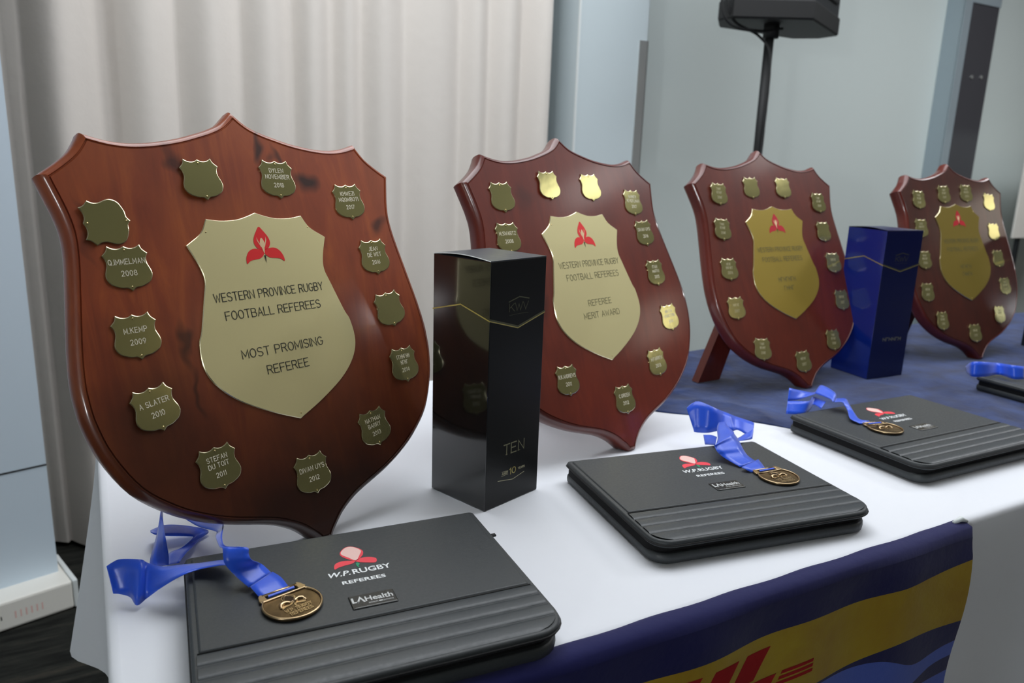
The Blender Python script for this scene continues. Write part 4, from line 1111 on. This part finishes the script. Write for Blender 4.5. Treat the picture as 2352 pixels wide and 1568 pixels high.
def ribbon_mesh(stations, thick=0.0006, n=5, mc=4):
    L = catmull([a for a, b in stations], n); R = catmull([b for a, b in stations], n)
    vs, fs = [], []
    for l, r in zip(L, R):
        d = (r-l)
        for k in range(mc+1):
            p = l+d*(k/mc); vs.append(Vector((p.x, p.y, max(p.z, 0.0035)+TZ)))
    m = mc+1
    for i in range(len(L)-1):
        for k in range(mc): fs.append((i*m+k, i*m+k+1, (i+1)*m+k+1, (i+1)*m+k))
    me = mesh('ribbon', vs, fs)
    return me
def medal(fid, cx, cy, rot, ribs, label, zlift=0.0):
    (lx, ly), fyaw = FO[fid]
    Mx = T(lx, ly, TZ+0.0318+zlift) @ Matrix.Rotation(radians(fyaw), 4, 'Z') @ T(cx, cy, 0) @ Matrix.Rotation(radians(rot), 4, 'Z')
    t = thing('medal', label, 'medal', Mx, 'bronze medals on blue ribbons')
    R = 0.0262
    yb = 0.0165
    a0 = math.asin(yb/R)
    disc = [Vector((R*cos(a), R*sin(a))) for a in [pi-a0+(pi+2*a0)*i/40 for i in range(41)]]
    disc = disc[::1]
    link('disc', sharp(slab('disc', disc, [(-0.0016, 0.0016), (-0.0010, 0.0018), (0, 0.0012), (0, 0.0003), (-0.0005, 0.0)]), 40), 'bronze', t)
    rim = [(p.x*0.972, p.y*0.972, 0.0021) for p in disc]
    tube('rim', rim, 0.0012, 'bronze_bright', t, 8, closed=True)
    # lugs and the bar the ribbon passes round
    yt = 0.0262; hw = 0.0185
    for sg in (-1, 1):
        lug = [Vector(p) for p in ((sg*0.0205, yb-0.0005), (sg*0.0150, yb-0.0005), (sg*0.0150, yt), (sg*0.0180, yt+0.0022), (sg*0.0205, yt-0.001), (sg*0.0225, yb+0.002))]
        link('lug', slab('lug', lug, [(-0.0004, 0.0026), (0, 0.0020), (0, 0.0004)]), 'bronze_bright', t)
    tube('ribbon_bar', [(-0.0165, yt-0.0005, 0.0016), (0.0165, yt-0.0005, 0.0016)], 0.0015, 'bronze_bright', t, 8)
    # ribbon loop seen inside the slot
    vs, fs = [], []
    for i in range(9):
        a = pi*i/8; 
        for x in (-0.0125, 0.0125): vs.append((x, yt-0.0035-0.0022*sin(a), 0.0010+0.0022*(1-cos(a))/2*1.0))
    fs = [(2*i, 2*i+1, 2*i+3, 2*i+2) for i in range(8)]
    link('ribbon_loop', mesh('ribbon_loop', vs, fs), 'ribbon', t, smooth=True)
    # flower relief
    me = flower_mesh('flower_relief', 0.52, ['bronze_bright', 'bronze_dark', 'bronze_bright'], True)
    link('flower_relief', me, None, t, M4=frame((0.0005, -0.0055, 0.0021), (1, 0, 0), (0, 1, 0), (0, 0, 1)))
    for sg in (-1, 1):
        tube('petal_relief', catmull([(sg*0.001, 0.000, 0.0020), (sg*0.006, 0.0022, 0.0030), (sg*0.0105, 0.0008, 0.0026), (sg*0.0118, -0.0035, 0.0019)], 4), [0.0006]+[0.0016]*4+[0.0018]*4+[0.0012]*3+[0.0006], 'bronze_bright', t, 8)
    tube('petal_relief', catmull([(0, 0.0015, 0.0021), (-0.0046, 0.0065, 0.0023), (0, 0.0138, 0.0021), (0.0046, 0.0065, 0.0023)], 5, closed=True), 0.00055, 'bronze_bright', t, 6, closed=True)
    vs, fs = [], []
    engrave(vs, fs, 'W.P. RUGBY', 0.001, -0.0118, 0.0245, 0.0042, 0.0007, 0.0023, gap=1.5)
    engrave(vs, fs, 'REFEREES', 0.001, -0.0180, 0.0205, 0.0042, 0.0007, 0.0023, gap=1.5)
    link('raised_lettering', mesh('raised_lettering', vs, fs), 'bronze_bright', t)
    inv = Mx.inverted()
    for key in ribs:
        me = ribbon_mesh([(Vector(a), Vector(b)) for a, b in RIB[key]])
        me.transform(inv)
        o = link('ribbon', me, 'ribbon', t, smooth=True)
        sm = o.modifiers.new('thickness', 'SOLIDIFY'); sm.thickness = 0.0006; sm.offset = 0
    return t
medal(1, -0.2195, -0.1245, 18, ['r1a', 'r1b', 'r1c', 'r1d'], 'bronze medal on the nearest portfolio, its blue ribbon looping over the white cloth')
medal(2, -0.0600, -0.1310, 5, ['r2a', 'r2b', 'r2c', 'r2d'], 'bronze medal on the second portfolio, its ribbon folded in loops beyond the rear edge')
medal(3, -0.2250, -0.1170, -9, ['r3a', 'r3b', 'r3c'], 'bronze medal on the third portfolio, its ribbon crumpled into a bow', zlift=0.0022)
medal(4, -0.1500, -0.0700, 0, ['r4'], 'medal at the right edge, only its bright blue ribbon in view', zlift=0.0022)
